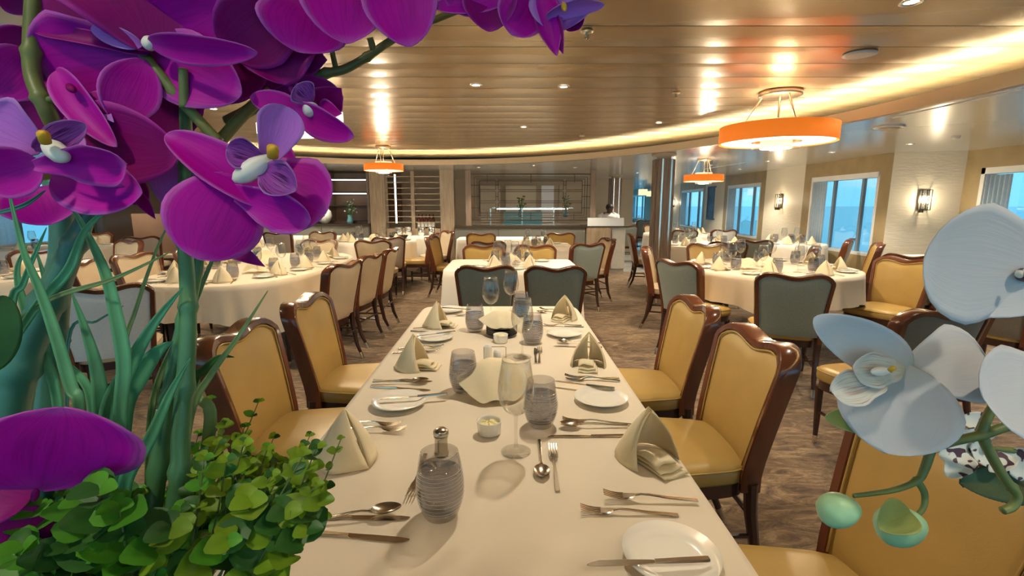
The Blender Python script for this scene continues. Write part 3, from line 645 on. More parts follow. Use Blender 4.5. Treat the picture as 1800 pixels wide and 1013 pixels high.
# ================================================================= CHAIRS
CREST = .915
def make_chair(front, rear, label):
    t_ = thing('dining_chair', label, 'chair')
    def hw(z): return .205+.042*max(0, (z-.45)/.45)
    def ztop(s):
        a = abs(s)
        if a < .62: return .888+.026*(1-math.cos(PI*a/.62))/2
        return .914-.046*((a-.62)/.38)**2.4
    def B(x, z, off=0):
        k = max(0, (z-.45)/.45)
        return Vector((x, -.215-.10*k**1.15+.55*x*x+off, z))
    # frame path: left post up, crest, right post down
    path = []
    zs = ztop(1)
    for i in range(9): z = .40+(zs-.015-.40)*i/8; path.append((-hw(z), z))
    for i in range(21): s = -1+2*i/20; path.append((s*hw(ztop(s))*.985, ztop(s)))
    for i in range(9): z = zs-.015-(zs-.015-.40)*i/8; path.append((hw(z), z))
    bm = bmesh.new(); rings = []
    for i, (x, z) in enumerate(path):
        a = Vector(path[max(i-1, 0)]); b_ = Vector(path[min(i+1, len(path)-1)]); d = (b_-a).normalized(); n = Vector((-d.y, d.x))
        w = .014; dp = .036
        sec = [(w, -dp*.86), (w*.75, -dp), (-w*.75, -dp), (-w, -dp*.86), (-w, dp*.86), (-w*.75, dp), (w*.75, dp), (w, dp*.86)]
        rings.append([bm.verts.new(B(x+n.x*q, z+n.y*q-.015, o_)) for q, o_ in sec])
    for a, b_ in zip(rings, rings[1:]):
        for k in range(8): bm.faces.new((a[k], a[(k+1) % 8], b_[(k+1) % 8], b_[k]))
    bm.faces.new(rings[0]); bm.faces.new(rings[-1][::-1])
    sharp(obj('back_frame', bm, 'wood', t_), 40)
    def panel(sgn, m_, name, z0):
        bm = bmesh.new()
        def fn(s, t2):
            ss = -1+2*s; zt = ztop(ss)-.022; z = z0+(zt-z0)*t2
            edge = (1-abs(ss)**6)*(1-abs(2*t2-1)**10)
            return B(ss*(hw(z)-.008), z-.006, sgn*(.024+.014*edge))
        grid(bm, fn, 18, 14)
        return obj(name, bm, m_, t_)
    pf = panel(1, front, 'front_cushion', .46)
    panel(-1, rear, 'rear_panel', .44)
    # piping round the front panel
    pts = []
    z0 = .475
    for i in range(7): z = z0+(ztop(1)-.035-z0)*i/6; pts.append(B(-(hw(z)-.018), z, .034))
    for i in range(15): s = -.93+1.86*i/14; pts.append(B(s*(hw(.86)-.012), ztop(s)-.034, .035))
    for i in range(7): z = ztop(1)-.035-(ztop(1)-.035-z0)*i/6; pts.append(B(hw(z)-.018, z, .034))
    obj('piping', Tube(pts, .0035, 5), front, pf)
    # seat
    def seatpt(a, zf, sc):
        c_, s_ = math.cos(a), math.sin(a); n = 5
        r = 1/((abs(c_)**n+abs(s_)**n)**(1/n))
        y = s_*r*.225*sc; w = .225+.03*(s_*r)
        return Vector((c_*r*w*sc, y, zf))
    bm = bmesh.new(); rings = []
    for sc, z in ((.97, .405), (1.0, .415), (1.01, .44), (1.0, .462), (.95, .475), (.8, .484), (.5, .490), (.2, .492)):
        rings.append([bm.verts.new(seatpt(2*PI*(k+.5)/40, z, sc)) for k in range(40)])
    for a, b_ in zip(rings, rings[1:]):
        for k in range(40): bm.faces.new((a[k], a[(k+1) % 40], b_[(k+1) % 40], b_[k]))
    bm.faces.new(rings[0][::-1]); bm.faces.new(rings[-1])
    st = obj('seat', bm, front, t_)
    obj('piping', Tube([seatpt(2*PI*(k+.5)/40, .462, 1.005) for k in range(41)], .0035, 5), front, st)
    bm = bmesh.new()
    for z in (.355, .404):
        pass
    rings = [[bm.verts.new(seatpt(2*PI*(k+.5)/40, z, .95)) for k in range(40)] for z in (.352, .405)]
    for k in range(40): bm.faces.new((rings[0][k], rings[0][(k+1) % 40], rings[1][(k+1) % 40], rings[1][k]))
    bm.faces.new(rings[0][::-1]); bm.faces.new(rings[1])
    sharp(obj('seat_rail', bm, 'wood_dark', t_))
    for sx_ in (-1, 1):
        # front leg, rear leg
        l = obj('leg', Tube([(sx_*.195, .185, .36), (sx_*.19, .185, .15), (sx_*.187, .187, .05), (sx_*.186, .188, .0)], [.021, .016, .012, .011], 8, sq=True), 'wood_dark', t_)
        sharp(l); f = obj('ferrule', Tube([(sx_*.187, .187, .052), (sx_*.186, .188, -.0)], [.0135, .012], 8, sq=True), 'ferrule', l); sharp(f)
        l = obj('leg', Tube([(sx_*.205, -.195, .42), (sx_*.20, -.205, .30), (sx_*.195, -.235, .14), (sx_*.19, -.275, .05), (sx_*.188, -.295, 0)], [.024, .021, .017, .013, .012], 8, sq=True), 'wood_dark', t_)
        sharp(l); f = obj('ferrule', Tube([(sx_*.19, -.272, .055), (sx_*.188, -.295, 0)], [.015, .0135], 8, sq=True), 'ferrule', l); sharp(f)
        obj('stretcher', Tube([(sx_*.19, .185, .20), (sx_*.197, -.22, .20)], .009, 6, sq=True), 'wood_dark', t_, False)
    obj('stretcher', Tube([(-.19, -.02, .2), (.19, -.02, .2)], .009, 6, sq=True), 'wood_dark', t_, False)
    obj('stretcher', Tube([(-.198, -.225, .26), (.198, -.225, .26)], .009, 6, sq=True), 'wood_dark', t_, False)
    return t_
KINDS = {'tan': ('leather_tan', 'fabric_teal'), 'white': ('leather_cream', 'fabric_white'), 'mauve': ('leather_cream', 'fabric_mauve'), 'brown': ('leather_tan', 'fabric_brown'), 'creamback': ('leather_cream', 'leather_cream')}
PROTO = {}
def chair(kind, cx, cy, face, label, group=None):
    """cx, cy: where the crest of the back stands; face: degrees the sitter looks, 0 = away from the camera, 90 = to the left"""
    rz = math.radians(face); fx, fy = -math.sin(rz), math.cos(rz)
    loc = (cx+fx*.30, cy+fy*.30, 0)
    if kind not in PROTO:
        c = make_chair(*KINDS[kind], label); PROTO[kind] = c; c.location = loc; c.rotation_euler.z = rz
    else: c = dup(PROTO[kind], loc, rz, label)
    if group: c['group'] = group
    elif 'group' in c: del c['group']
    return c
G1 = 'gold leather chairs along the near long table'
chair('tan', .99, 2.45, 90, 'gold leather chair on the right of the near table, farthest of the three', G1)
chair('tan', .98, 1.80, 90, 'gold leather chair on the right of the near table, middle one beside the napkin', G1)
chair('tan', 1.00, .98, 90, 'gold leather chair at the bottom right corner behind the white orchid', G1)
chair('tan', -1.08, 2.56, -90, 'gold leather chair on the left of the near table, farther one', G1)
chair('tan', -1.10, 1.92, -90, 'gold leather chair on the left of the near table, beside the green shrub', G1)
chair('tan', -.16, 3.92, 0, 'teal backed chair at the end of the near table, left of the pair')
chair('tan', .40, 3.88, 0, 'teal backed chair at the end of the near table, right of the pair')
chair('tan', -.27, 5.98, 180, 'gold chair facing the camera across the centre table, left')
chair('tan', .36, 5.95, 180, 'gold chair facing the camera across the centre table, right')
chair('tan', 1.06, 6.2, 25, 'grey teal backed chair at the right of the centre table')
chair('creamback', 1.5, 7.1, 100, 'cream chair just behind the grey chair right of the centre table')
chair('tan', -.24, 6.55, 10, 'teal backed chair between the centre table and the one behind it')
chair('tan', -.42, 8.42, 180, 'small gold chair at the white table before the lattice wall, left')
chair('tan', .95, 8.5, 175, 'small gold chair at the white table before the lattice wall, right')
chair('tan', -1.15, 7.5, -100, 'grey backed chair seen side on left of the centre tables')
chair('tan', -1.18, 8.3, 85, 'teal backed chair seen side on right of the wine shelving table')
chair('creamback', -1.05, 9.1, 120, 'cream fronted chair right of the wine shelving table, by the pillar')
# oval table at left
G2 = 'cream chairs along the oval table at left'
chair('creamback', -1.36, 4.16, 75, 'cream backed chair on the right of the oval left table, nearest of three', G2)
chair('creamback', -1.32, 4.85, 80, 'cream backed chair on the right of the oval left table, middle of three', G2)
chair('creamback', -1.28, 5.52, 88, 'cream backed chair on the right of the oval left table, farthest of three', G2)
chair('white', -2.46, 2.97, 32, 'white backed chair at the near end of the oval left table behind green blades')
chair('mauve', -2.62, 6.95, 180, 'cream chair facing the camera at the far end of the oval left table')
chair('mauve', -3.75, 4.95, -100, 'light chair on the left side of the oval table, behind grass blades')
chair('mauve', -3.55, 5.65, -120, 'light chair on the left side of the oval table, with its back turned away')
chair('mauve', -3.72, 4.3, -75, 'light chair on the left side of the oval table, nearest the camera')
chair('mauve', -1.78, 7.45, 10, 'mauve backed chair before the wine shelving table, right one')
chair('creamback', -1.83, 6.75, 0, 'cream backed chair before the wine shelving table, left one')
chair('mauve', -4.05, 8.75, 0, 'mauve backed chair at the left half wall, tallest in view')
chair('mauve', -3.3, 8.95, 172, 'cream chair turned toward the camera left of the wine shelving')
chair('mauve', -5.1, 8.35, 10, 'mauve backed chair behind the purple petal at the left half wall')
chair('mauve', -5.15, 6.8, 160, 'light chair facing the camera in the back left group')
chair('mauve', -5.6, 7.6, 20, 'mauve backed chair in the back left group by the brown partition')
chair('mauve', -6.4, 9.6, 200, 'small light chair far left by the window')
chair('mauve', -7.1, 8.6, 200, 'small light chair at the far left table')
chair('white', -5.1, 5.4, 60, 'white backed chair at the far left round table')
# round table A at right
G3 = 'grey backed chairs round the right table'
chair('tan', 2.06, 3.42, -22, 'large grey backed chair in front of the right round table')
chair('tan', 1.50, 4.27, -62, 'grey green backed chair at the left of the right round table')
chair('mauve', 1.60, 5.6, -112, 'cream fronted chair with brown post left of the right round table')
chair('mauve', 2.1, 8.3, -100, 'cream chair standing against the brown fluted column')
chair('brown', 2.55, 6.15, 165, 'tan fronted chair behind the right round table, left')
chair('brown', 2.95, 6.45, -10, 'grey chair behind the right round table with its back turned')
chair('brown', 3.70, 4.44, 112, 'gold fronted chair at the right of the right round table')
chair('brown', 3.62, 5.65, 60, 'dark grey backed chair between the right round table and the window')
chair('brown', 4.0, 4.75, -45, 'dark brown backed chair right of the gold fronted chair')
chair('brown', 2.10, 2.24, 10, 'dark brown backed chair behind the white orchid')
chair('brown', 3.55, 3.5, -70, 'brown backed chair partly hidden by the large white petal')
chair('tan', 3.0, 2.95, 60, 'gold seated chair between the right round table and the white orchid')
chair('tan', 3.45, 6.75, -10, 'grey backed chair before the middle window table')
chair('brown', 4.9, 6.9, 50, 'grey backed chair against the large window, left')
chair('brown', 4.75, 6.15, 60, 'grey backed chair reflected against the large window, right')
chair('tan', 3.45, 9.4, 0, 'teal backed chair before the far window table, left')
chair('white', 4.25, 9.5, 0, 'white backed chair before the far window table, right')
chair('tan', 2.85, 11.5, -10, 'teal backed chair right of the brown column, far')
chair('mauve', 3.55, 11.8, 180, 'white fronted chair right of the brown column, far')
chair('tan', 4.25, 15.0, 0, 'pale teal backed chair at the distant table past the desk')

# ================================================================= TABLES
TZ = .775
def base_for(t_, kind, a, b_):
    if kind == 'round':
        obj('tabletop', Lathe([(0, TZ-.03), (a-.01, TZ-.03), (a-.01, TZ-.006), (0, TZ-.006)], 40), 'wood_dark', t_)
        obj('pedestal', Lathe([(0, .03), (.05, .05), (.045, .4), (.06, TZ-.03), (0, TZ-.03)], 16), 'steel', t_)
        obj('foot', Lathe([(0, 0), (.26, 0), (.25, .02), (.06, .04), (0, .04)], 24), 'steel', t_)
    else:
        obj('tabletop', Box(-a+.01, a-.01, -b_+.01, b_-.01, TZ-.03, TZ-.006), 'wood_dark', t_, False)
        for sx_ in (-1, 1):
            for sy_ in (-1, 1): obj('leg', Box(sx_*(a-.12)-.025, sx_*(a-.12)+.025, sy_*(b_-.12)-.025, sy_*(b_-.12)+.025, 0, TZ-.03), 'wood_dark', t_, False)
def cloth(name, cx, cy, a, b_, n, drop, corner, label, rz=0, mt='cloth', seg=160, waves=22, amp=.018, seed=0):
    """superellipse top (half axes a, b, exponent n) with hanging folds"""
    rnd = random.Random(seed); ph = [rnd.random()*6 for _ in range(4)]
    bm = bmesh.new()
    def R(th, k=0):
        c_, s_ = math.cos(th), math.sin(th)
        r = 1/((abs(c_)**n+abs(s_)**n)**(1/n)); return Vector((c_*r*(a+k), s_*r*(b_+k), 0))
    levels = [(.0, 0, 0), (.5, 0, 0), (.97, 0, 0), (1, .003, .004)]
    rings = []
    for q, _, _2 in levels[1:3]: rings.append([bm.verts.new(R(2*PI*i/seg)*q+Vector((0, 0, TZ))) for i in range(seg)])
    rings.append([bm.verts.new(R(2*PI*i/seg, .002)+Vector((0, 0, TZ-.002))) for i in range(seg)])
    for lv in range(1, 9):
        t_ = lv/8; ring = []
        for i in range(seg):
            th = 2*PI*i/seg
            dr = drop+corner*abs(math.sin(2*th+PI*0))**5
            wv = math.sin(waves*th+ph[0]+1.5*math.sin(3*th+ph[1]))*.6+math.sin((waves*1.7)*th+ph[2])*.4
            k = .006+amp*(t_**1.1)*(wv+.6)+ (.03*t_*abs(math.sin(2*th))**5)
            ring.append(bm.verts.new(R(th, k)+Vector((0, 0, TZ-.004-dr*t_))))
        rings.append(ring)
    cv = bm.verts.new((0, 0, TZ))
    for i in range(seg): bm.faces.new((cv, rings[0][i], rings[0][(i+1) % seg]))
    for p, q in zip(rings, rings[1:]):
        for i in range(seg): bm.faces.new((p[i], p[(i+1) % seg], q[(i+1) % seg], q[i]))
    o = obj(name, bm, mt, None, True, (cx, cy, 0)); o.rotation_euler.z = rz
    return tag(o, label, 'tablecloth')
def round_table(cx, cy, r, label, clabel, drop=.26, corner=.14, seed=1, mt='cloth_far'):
    t_ = thing('round_table', label, 'table', (cx, cy, 0)); base_for(t_, 'round', r, r)
    cloth('tablecloth', cx, cy, r, r, 2, drop, corner, clabel, .5, mt, 180, 20, .02, seed)
def rect_table(cx, cy, a, b_, label, clabel, drop=.3, corner=.12, seed=1, mt='cloth_far', n=16, rz=0, seg=200):
    t_ = thing('rectangular_table', label, 'table', (cx, cy, 0), rz); base_for(t_, 'rect', a-.02, b_-.02)
    cloth('tablecloth', cx, cy, a, b_, n, drop, corner, clabel, rz, mt, seg, 30, .014, seed)
# near table, x -.50..+.43, near end out of frame
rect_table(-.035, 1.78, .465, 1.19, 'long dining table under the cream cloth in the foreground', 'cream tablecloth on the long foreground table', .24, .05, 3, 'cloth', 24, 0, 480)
t_ = thing('oval_table', 'long oval dining table at left under a white cloth', 'table', (-2.48, 5.0, 0)); base_for(t_, 'rect', .50, 1.0)
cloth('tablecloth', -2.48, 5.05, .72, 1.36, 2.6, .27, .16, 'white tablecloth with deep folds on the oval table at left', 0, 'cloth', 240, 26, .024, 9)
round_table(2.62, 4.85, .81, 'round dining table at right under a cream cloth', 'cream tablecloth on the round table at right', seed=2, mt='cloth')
rect_table(.06, 5.08, .66, .50, 'square dining table in the centre behind the teal chairs', 'cream tablecloth on the centre table behind the teal chairs', .36, .15, 5)
rect_table(.45, 7.5, .55, .5, 'square dining table behind the centre table', 'white tablecloth on the table behind the centre table', .34, .1, 6)
rect_table(.0, 9.1, .88, .38, 'long narrow table against the lattice half wall', 'white tablecloth on the table along the lattice half wall', .62, .05, 7)
round_table(-2.3, 8.6, .72, 'round dining table before the wine shelving', 'white tablecloth on the round table before the wine shelving', .42, .1, 8)
rect_table(-4.45, 9.74, 1.2, .2, 'long table along the left half wall', 'white tablecloth on the long table at the left half wall', .5, .03, 10)
round_table(-4.05, 7.25, .62, 'round dining table behind the oval table at left', 'cream tablecloth on the round table behind the oval one', seed=11)
round_table(-4.75, 4.15, .72, 'round dining table at the left edge', 'white tablecloth on the round table at the left edge of the picture', seed=12)
round_table(-6.6, 7.3, .7, 'round dining table far left by the windows', 'white tablecloth on the far left table by the windows', seed=13)
round_table(3.05, 7.75, .74, 'round dining table right of the brown column', 'cream tablecloth on the round table right of the brown column', .36, .1, 14)
round_table(4.55, 7.85, .55, 'round dining table at the large window', 'white tablecloth on the round table at the large window', .4, .1, 15)
round_table(3.7, 10.5, .72, 'round dining table at the far right window', 'white tablecloth on the far round table by the third window', .4, .1, 16)
rect_table(5.3, 5.55, .4, .5, 'small table under the near wall sconce', 'cream tablecloth on the small table under the near wall sconce', .3, .1, 17)
round_table(4.25, 16.2, .7, 'round dining table far past the reception desk', 'white tablecloth on the distant table past the reception desk', .5, .1, 18)
# wine bucket counter
rect_table(-1.78, 9.72, .40, .22, 'small side table with wine buckets', 'white tablecloth on the wine bucket table', .4, .05, 19)
for k, (x, y) in enumerate(((-2.1, 9.70), (-1.92, 9.74), (-1.66, 9.7), (-1.46, 9.72))):
    t2 = thing('wine_bucket', 'shiny metal wine bucket standing on the cloth before the shelving', 'wine bucket', (x, y, TZ+.001), 0, 'wine buckets before the shelving')
    obj('bucket', Lathe([(0, 0), (.06, 0), (.075, .17), (.07, .17), (.056, .01), (0, .01)], 20), 'chrome', t2)
    obj('rim', Lathe([(.075, .165), (.079, .17), (.075, .175), (.071, .17)], 20), 'chrome', t2)
o = obj('serving_bowl', Lathe([(0, 0), (.1, 0), (.17, .09), (.16, .09), (.09, .01), (0, .01)], 24), 'plate_black', None, True, (-1.85, 8.5, TZ+.001)); tag(o, 'dark bowl on the table before the wine shelving', 'bowl')

# ================================================================= TABLEWARE
def make_plate(nm, r, mt, label):
    t_ = obj(nm, Lathe([(0, .003), (r*.55, .003), (r*.58, .0), (r*.62, .002), (r, .016), (r*.995, .0185), (r*.66, .0065), (r*.60, .006), (0, .006)], 64), mt)
    return tag(t_, label, 'plate')
def make_tumbler(label, fill=True):
    t_ = thing('water_tumbler', label, 'glass')
    R = lambda z: .031+.0145*math.sin(min(1, z/.055)*PI/2) if z < .055 else .0455-.0110*((z-.055)/.075)**1.6
    H = .125
    prof = [(0, 0), (.030, 0)]+[(R(z), z) for z in [.004+H*k/14*.97 for k in range(15)]]+[(R(H)-.0016, H+.001)]
    prof += [(R(z)-.0022, z) for z in [H-.006-(H-.022)*k/12 for k in range(13)]]+[(0, .014)]
    obj('glass_body', Lathe(prof, 40), 'glass_smoky', t_)
    if fill:
        zs = [.0145+(.088-.0145)*k/10 for k in range(11)]
        obj('water', Lathe([(0, .0145)]+[(R(z)-.0030, z) for z in zs]+[(0, .088)], 40), 'water', t_)
    bm = bmesh.new(); rnd = random.Random(4); pts = []
    turns = 11
    for k in range(turns*20+1):
        a = 2*PI*k/20; z = .018+.080*k/(turns*20)+.0016*math.sin(a*.9)
        pts.append(((R(z)+.0002)*math.cos(a), (R(z)+.0002)*math.sin(a), z))
    tube(bm, pts, 0.0003, 4, caps=True)
    obj('swirl_line', bm, 'swirl', t_); t_.scale = (1.07, 1.07, 1.09)
    return t_
def make_wine(label):
    t_ = thing('wine_glass', label, 'glass')
    bowl = [(.0, .100), (.014, .102), (.031, .116), (.042, .137), (.0465, .163), (.0445, .19), (.0385, .224), (.0350, .245)]
    inn = [(r-.0012 if r > .002 else 0, z+.0012) for r, z in bowl]
    prof = [(0, 0), (.038, .0), (.0385, .0012), (.015, .004), (.0055, .012), (.0038, .03), (.0036, .085), (.006, .1)]
    obj('base_and_stem', Lathe(prof, 40), 'glass_thin', t_)
    bm = bmesh.new(); lathe(bm, bowl[1:]+[(.0345, .2455)]+inn[::-1], 40); obj('bowl', bm, 'glass_thin', t_)
    obj('rim', Lathe([(.0350, .2445), (.0354, .2455), (.0347, .2462), (.0341, .2453)], 40), 'glass_thin', t_)
    return t_
def ribbon(bm, pts, th=.0016, mi=0):
    """pts: (x, y, z, halfwidth) along the piece"""
    rg = []
    for x, y, z, w in pts:
        rg.append([bm.verts.new((x, y+s*w*k, z+h)) for s, k, h in ((-1, 1, 0), (-1, .75, th), (1, .75, th), (1, 1, 0))])
    for a, b_ in zip(rg, rg[1:]):
        for i in range(4): bm.faces.new((a[i], a[(i+1) % 4], b_[(i+1) % 4], b_[i]))
    bm.faces.new(rg[0]); bm.faces.new(rg[-1][::-1])
HANDLE = [(0, 0, .001, .0052), (.004, 0, .0012, .0058), (.06, 0, .004, .0046), (.10, 0, .0085, .0030), (.118, 0, .009, .0026)]
def make_fork(label, s=1):
    t_ = None; bm = bmesh.new(); ribbon(bm, HANDLE+[(.128, 0, .0075, .0035), (.138, 0, .005, .009), (.148, 0, .0035, .0112), (.156, 0, .0032, .0116)], .0022)
    for k in range(4):
        y = (-1.5+k)*.0063; ribbon(bm, [(.154, y, .0032, .0022), (.165, y, .0035, .0019), (.18, y, .0055, .0016), (.197, y*.96, .011, .0008)], .0018)
    o = obj('fork', bm, 'steel'); return tag(sharp(o, 30), label, 'fork')
def make_spoon(label):
    bm = bmesh.new(); ribbon(bm, HANDLE+[(.130, 0, .0075, .0040), (.140, 0, .006, .0075)], .0022)
    def fn(s, t_):
        a = 2*PI*s; r = t_; x = .167+.030*r*math.cos(a); y = .0195*r*math.sin(a)*(1-.12*math.cos(a)); return (x, y, .001+.0085*r**2.2)
    grid(bm, fn, 28, 7, wrap=True)
    def fn2(s, t_):
        a = 2*PI*s; r = t_; x = .167+.0294*r*math.cos(a); y = .0190*r*math.sin(a)*(1-.12*math.cos(a)); return (x, y, .0022+.0078*r**2.2)
    grid(bm, fn2, 28, 7, wrap=True)
    o = obj('spoon', bm, 'steel', recalc=False); return tag(o, label, 'spoon')
def make_knife(label):
    bm = bmesh.new(); ribbon(bm, [(0, 0, .0005, .0055), (.005, 0, .0005, .0062), (.05, 0, .0005, .0055), (.092, 0, .0005, .0042), (.095, 0, .0006, .0046)], .0042)
    rg = []
    for x, y0, y1, th in ((.095, -.004, .0045, .0028), (.10, -.0055, .005, .002), (.15, -.009, .0055, .0016), (.19, -.0095, .005, .0014), (.205, -.006, .0035, .0012), (.213, -.001, .0015, .001)):
        rg.append([bm.verts.new(p) for p in ((x, y0, .0008), (x, y0, .0008+th*.4), (x, y1, .0008+th), (x, y1, .0008))])
    for a, b_ in zip(rg, rg[1:]):
        for i in range(4): bm.faces.new((a[i], a[(i+1) % 4], b_[(i+1) % 4], b_[i]))
    bm.faces.new(rg[0]); bm.faces.new(rg[-1][::-1])
    o = obj('knife', bm, 'steel', None, False); return tag(o, label, 'knife')
def make_napkin(label, k=0):
    """standing tent napkin: two wings meeting in a ridge, inner ply, flat folded tail"""
    t_ = thing('folded_napkin', label, 'napkin')
    A = Vector((0, .015, .135)); 
    def wing(sg, sc=1.0, lay=0.0):
        bm = bmesh.new()
        Bp = Vector((0, -.065, .002))*sc; Lp = Vector((sg*.095, -.035, .002))*sc; Tp = Vector((A.x, A.y, A.z*sc))
        def fn(s, t2):
            low = Bp.lerp(Lp, s); hi = Bp.lerp(Tp, 1) if False else Tp
            far = Vector((sg*.062, .055, .002))*sc
            low = (1-s)**2*Bp+2*(1-s)*s*Lp+s*s*far
            p = low.lerp(hi, t2)
            bulge = math.sin(PI*t2)*.012*(.4+s)
            p += Vector((sg*bulge, -.2*bulge, 0)); p.z += .004*math.sin(s*6+k)*(1-t2)
            p += Vector((sg*.001, .003, 0))*lay
            if t2 > .93: p.z -= (t2-.93)*.02
            return p
        grid(bm, fn, 10, 10); o = obj('wing', bm, 'napkin', t_); solid(o, .0022, 0); return o
    wing(-1); wing(1); wing(-1, .93, 3); wing(1, .93, 3)
    for q in range(3):
        bm = bmesh.new()
        def fn(s, t2): 
            return Vector(((-.036+.072*s)*(1-.1*q)+.004*q, .01+(.105-.012*q)*t2, .0035+q*.007+.006*math.sin(PI*t2)*(q*.7+.3)+.0025*math.sin(8*s+q)*t2+.010*(q == 2)*math.sin(PI*s)*t2))
        grid(bm, fn, 8, 8); o = obj('folded_tail', bm, 'napkin', t_); solid(o, .003, 0)
    return t_
def make_cover(label, w=.17, h=.085):
    bm = bmesh.new()
    def fn(s, t2):
        x = (s-.5)*2; y = (t2-.5)*2
        r = max(abs(x), abs(y)); d = math.hypot(x, y)
        z = h*math.exp(-(d*.95)**3.0)+.004+.012*abs(math.sin(3.1*math.atan2(y, x)+.6))*min(1, d)*math.exp(-d*.5)
        ridge = .02*math.exp(-(y/.18)**2)*max(0, 1-abs(x))
        z += ridge
        q = 1-.22*min(1, d)*h/.085
        return Vector((x*w*.72*q, y*w*.62*q, z))
    grid(bm, fn, 26, 26); o = obj('draped_napkin', bm, 'napkin'); subd(solid(o, .002, 0)); o.rotation_euler.z = .78
    return tag(o, label, 'napkin')
def place(o, x, y, rz=0, z=0, tilt=(0, 0)): o.location = (x, y, TZ+.0012+z); o.rotation_euler = (tilt[0], tilt[1], rz); return o
def pp(u, v, zz=0): return at(u, v, TZ+zz)
T0 = {}
def item(kind, x, y, rz, label, z=0, tilt=(0, 0), group=None):
    mk = {'plate': lambda l: make_plate('side_plate', .085, 'porcelain', l), 'tumbler': make_tumbler, 'wine': make_wine, 'fork': make_fork, 'spoon': make_spoon, 'knife': make_knife, 'napkin': make_napkin, 'cover': make_cover}
    if kind not in T0: o = mk[kind](label); T0[kind] = o
    else: o = dup(T0[kind]); o['label'] = label
    if group: o['group'] = group
    elif 'group' in o: del o['group']
    return place(o, x, y, rz, z, tilt)
D = math.radians
# --- near table
item('plate', *pp(702, 712), 0, 'white side plate with a knife lying on it, near left', group='side plates on the near table')
item('plate', *pp(1056, 706), 0, 'white side plate with a knife across it, near right', group='side plates on the near table')
item('plate', *pp(765, 597), 0, 'white side plate between the two left napkins, farther back', group='side plates on the near table')
item('plate', *pp(992, 590), 0, 'white side plate on the right, level with the dark glass', group='side plates on the near table')
item('plate', *pp(1178, 985), 0, 'white side plate in the right foreground cut by the frame', group='side plates on the near table')
item('plate', *pp(790, 548), 0, 'white side plate at the far left end of the near table', group='side plates on the near table')
def cut(kind, u0, v0, u1, v1, label, z=0, flip=False, tilt=(0, 0)):
    a = Vector(pp(u0, v0)); b_ = Vector(pp(u1, v1)); d = b_-a; rz = math.atan2(d.y, d.x)
    return item(kind, a.x, a.y, rz, label, z, tilt)
PZ = .019
cut('knife', 787, 704, 672, 713, 'butter knife lying on the near left side plate', PZ)
cut('knife', 1080, 694, 985, 682, 'butter knife lying across the near right side plate', PZ)
cut('knife', 800, 590, 728, 600, 'butter knife on the farther left side plate', PZ)
cut('knife', 1026, 583, 950, 580, 'butter knife on the farther right side plate', PZ)
cut('knife', 1245, 1003, 1055, 1012, 'butter knife on the foreground right side plate', PZ)
cut('spoon', 655, 676, 775, 674, 'spoon with raised bowl beside the near left plate', .006)
cut('knife', 656, 670, 800, 672, 'dinner knife above the near left plate', 0)
cut('knife', 652, 681, 770, 688, 'second knife just above the near left plate', .0)
cut('spoon', 525, 928, 690, 905, 'large spoon in the left foreground next to the leaves', .007)
cut('knife', 535, 912, 712, 912, 'knife behind the large foreground spoon', 0)
cut('knife', 530, 938, 688, 949, 'knife in front of the large foreground spoon', 0)
cut('fork', 590, 745, 755, 753, 'fork sticking out from the near left napkin, upper', .001)
cut('fork', 592, 758, 755, 762, 'fork sticking out from the near left napkin, lower', .004)
cut('fork', 748, 800, 718, 890, 'fork half hidden behind the near water glass', 0)
cut('fork', 1110, 748, 990, 742, 'fork right of the striped glass, beside spoon', 0)
cut('spoon', 1105, 752, 992, 752, 'spoon right of the striped glass', .004)
cut('knife', 1100, 768, 982, 769, 'knife below the spoon right of the striped glass', 0)
cut('spoon', 948, 775, 954, 860, 'dessert spoon upright in the middle of the table', 0)
cut('fork', 980, 866, 968, 762, 'dessert fork beside the dessert spoon', 0)
cut('fork', 1226, 886, 1026, 876, 'dinner fork under the right napkin, upper', .005)
cut('fork', 1192, 908, 1008, 900, 'dinner fork under the right napkin, lower', 0)
cut('fork', 1090, 672, 972, 664, 'fork beyond the near right plate', .003)
cut('fork', 1088, 666, 975, 672, 'second fork beyond the near right plate', 0)
cut('fork', 700, 615, 812, 610, 'fork beside the second left napkin', .002)
cut('fork', 690, 622, 800, 618, 'second fork beside the second left napkin', 0)
cut('spoon', 726, 580, 808, 577, 'spoon beyond the second left napkin', .004)
cut('knife', 722, 583, 812, 588, 'knife beyond the second left napkin', 0)
cut('knife', 1058, 612, 960, 609, 'knife behind the second right napkin', 0)
cut('spoon', 1056, 606, 962, 603, 'spoon behind the second right napkin', .004)
cut('fork', 1022, 573, 955, 574, 'fork at the far right of the near table', 0)
cut('knife', 768, 547, 822, 550, 'knife at the far left end of the near table', .019)
cut('fork', 760, 556, 820, 556, 'fork at the far left end of the near table', 0)
cut('fork', 1000, 552, 950, 545, 'fork at the far right end of the near table', .003)
cut('spoon', 1000, 555, 948, 550, 'spoon at the far right end of the near table', 0)
cut('fork', 948, 640, 949, 605, 'fork standing out behind the stemmed glass', 0)
cut('knife', 942, 640, 940, 610, 'knife beside the fork behind the stemmed glass', 0)
item('napkin', *pp(618, 812), D(55), 'cream tent napkin beside the shrub on the near table')
item('napkin', *pp(722, 646), D(-100), 'cream tall napkin on the left beyond the near left plate')
item('napkin', *pp(764, 574), D(-100), 'cream tall napkin at the far left of the near table')
n_ = item('napkin', *pp(1128, 800), D(-155), 'cream tent napkin with trailing fold at the right of the near table')
item('napkin', *pp(1034, 640), D(170), 'cream tall napkin on the right beyond the near right plate')
item('napkin', *pp(994, 560), D(150), 'cream tall napkin at the far right of the near table')
for nm_, s_ in ((0, 1),): n_.scale = (1.05, 1.05, 1.0)
item('tumbler', *pp(775, 905), 0, 'large striped water glass nearest the camera', group='striped water glasses on the near table')
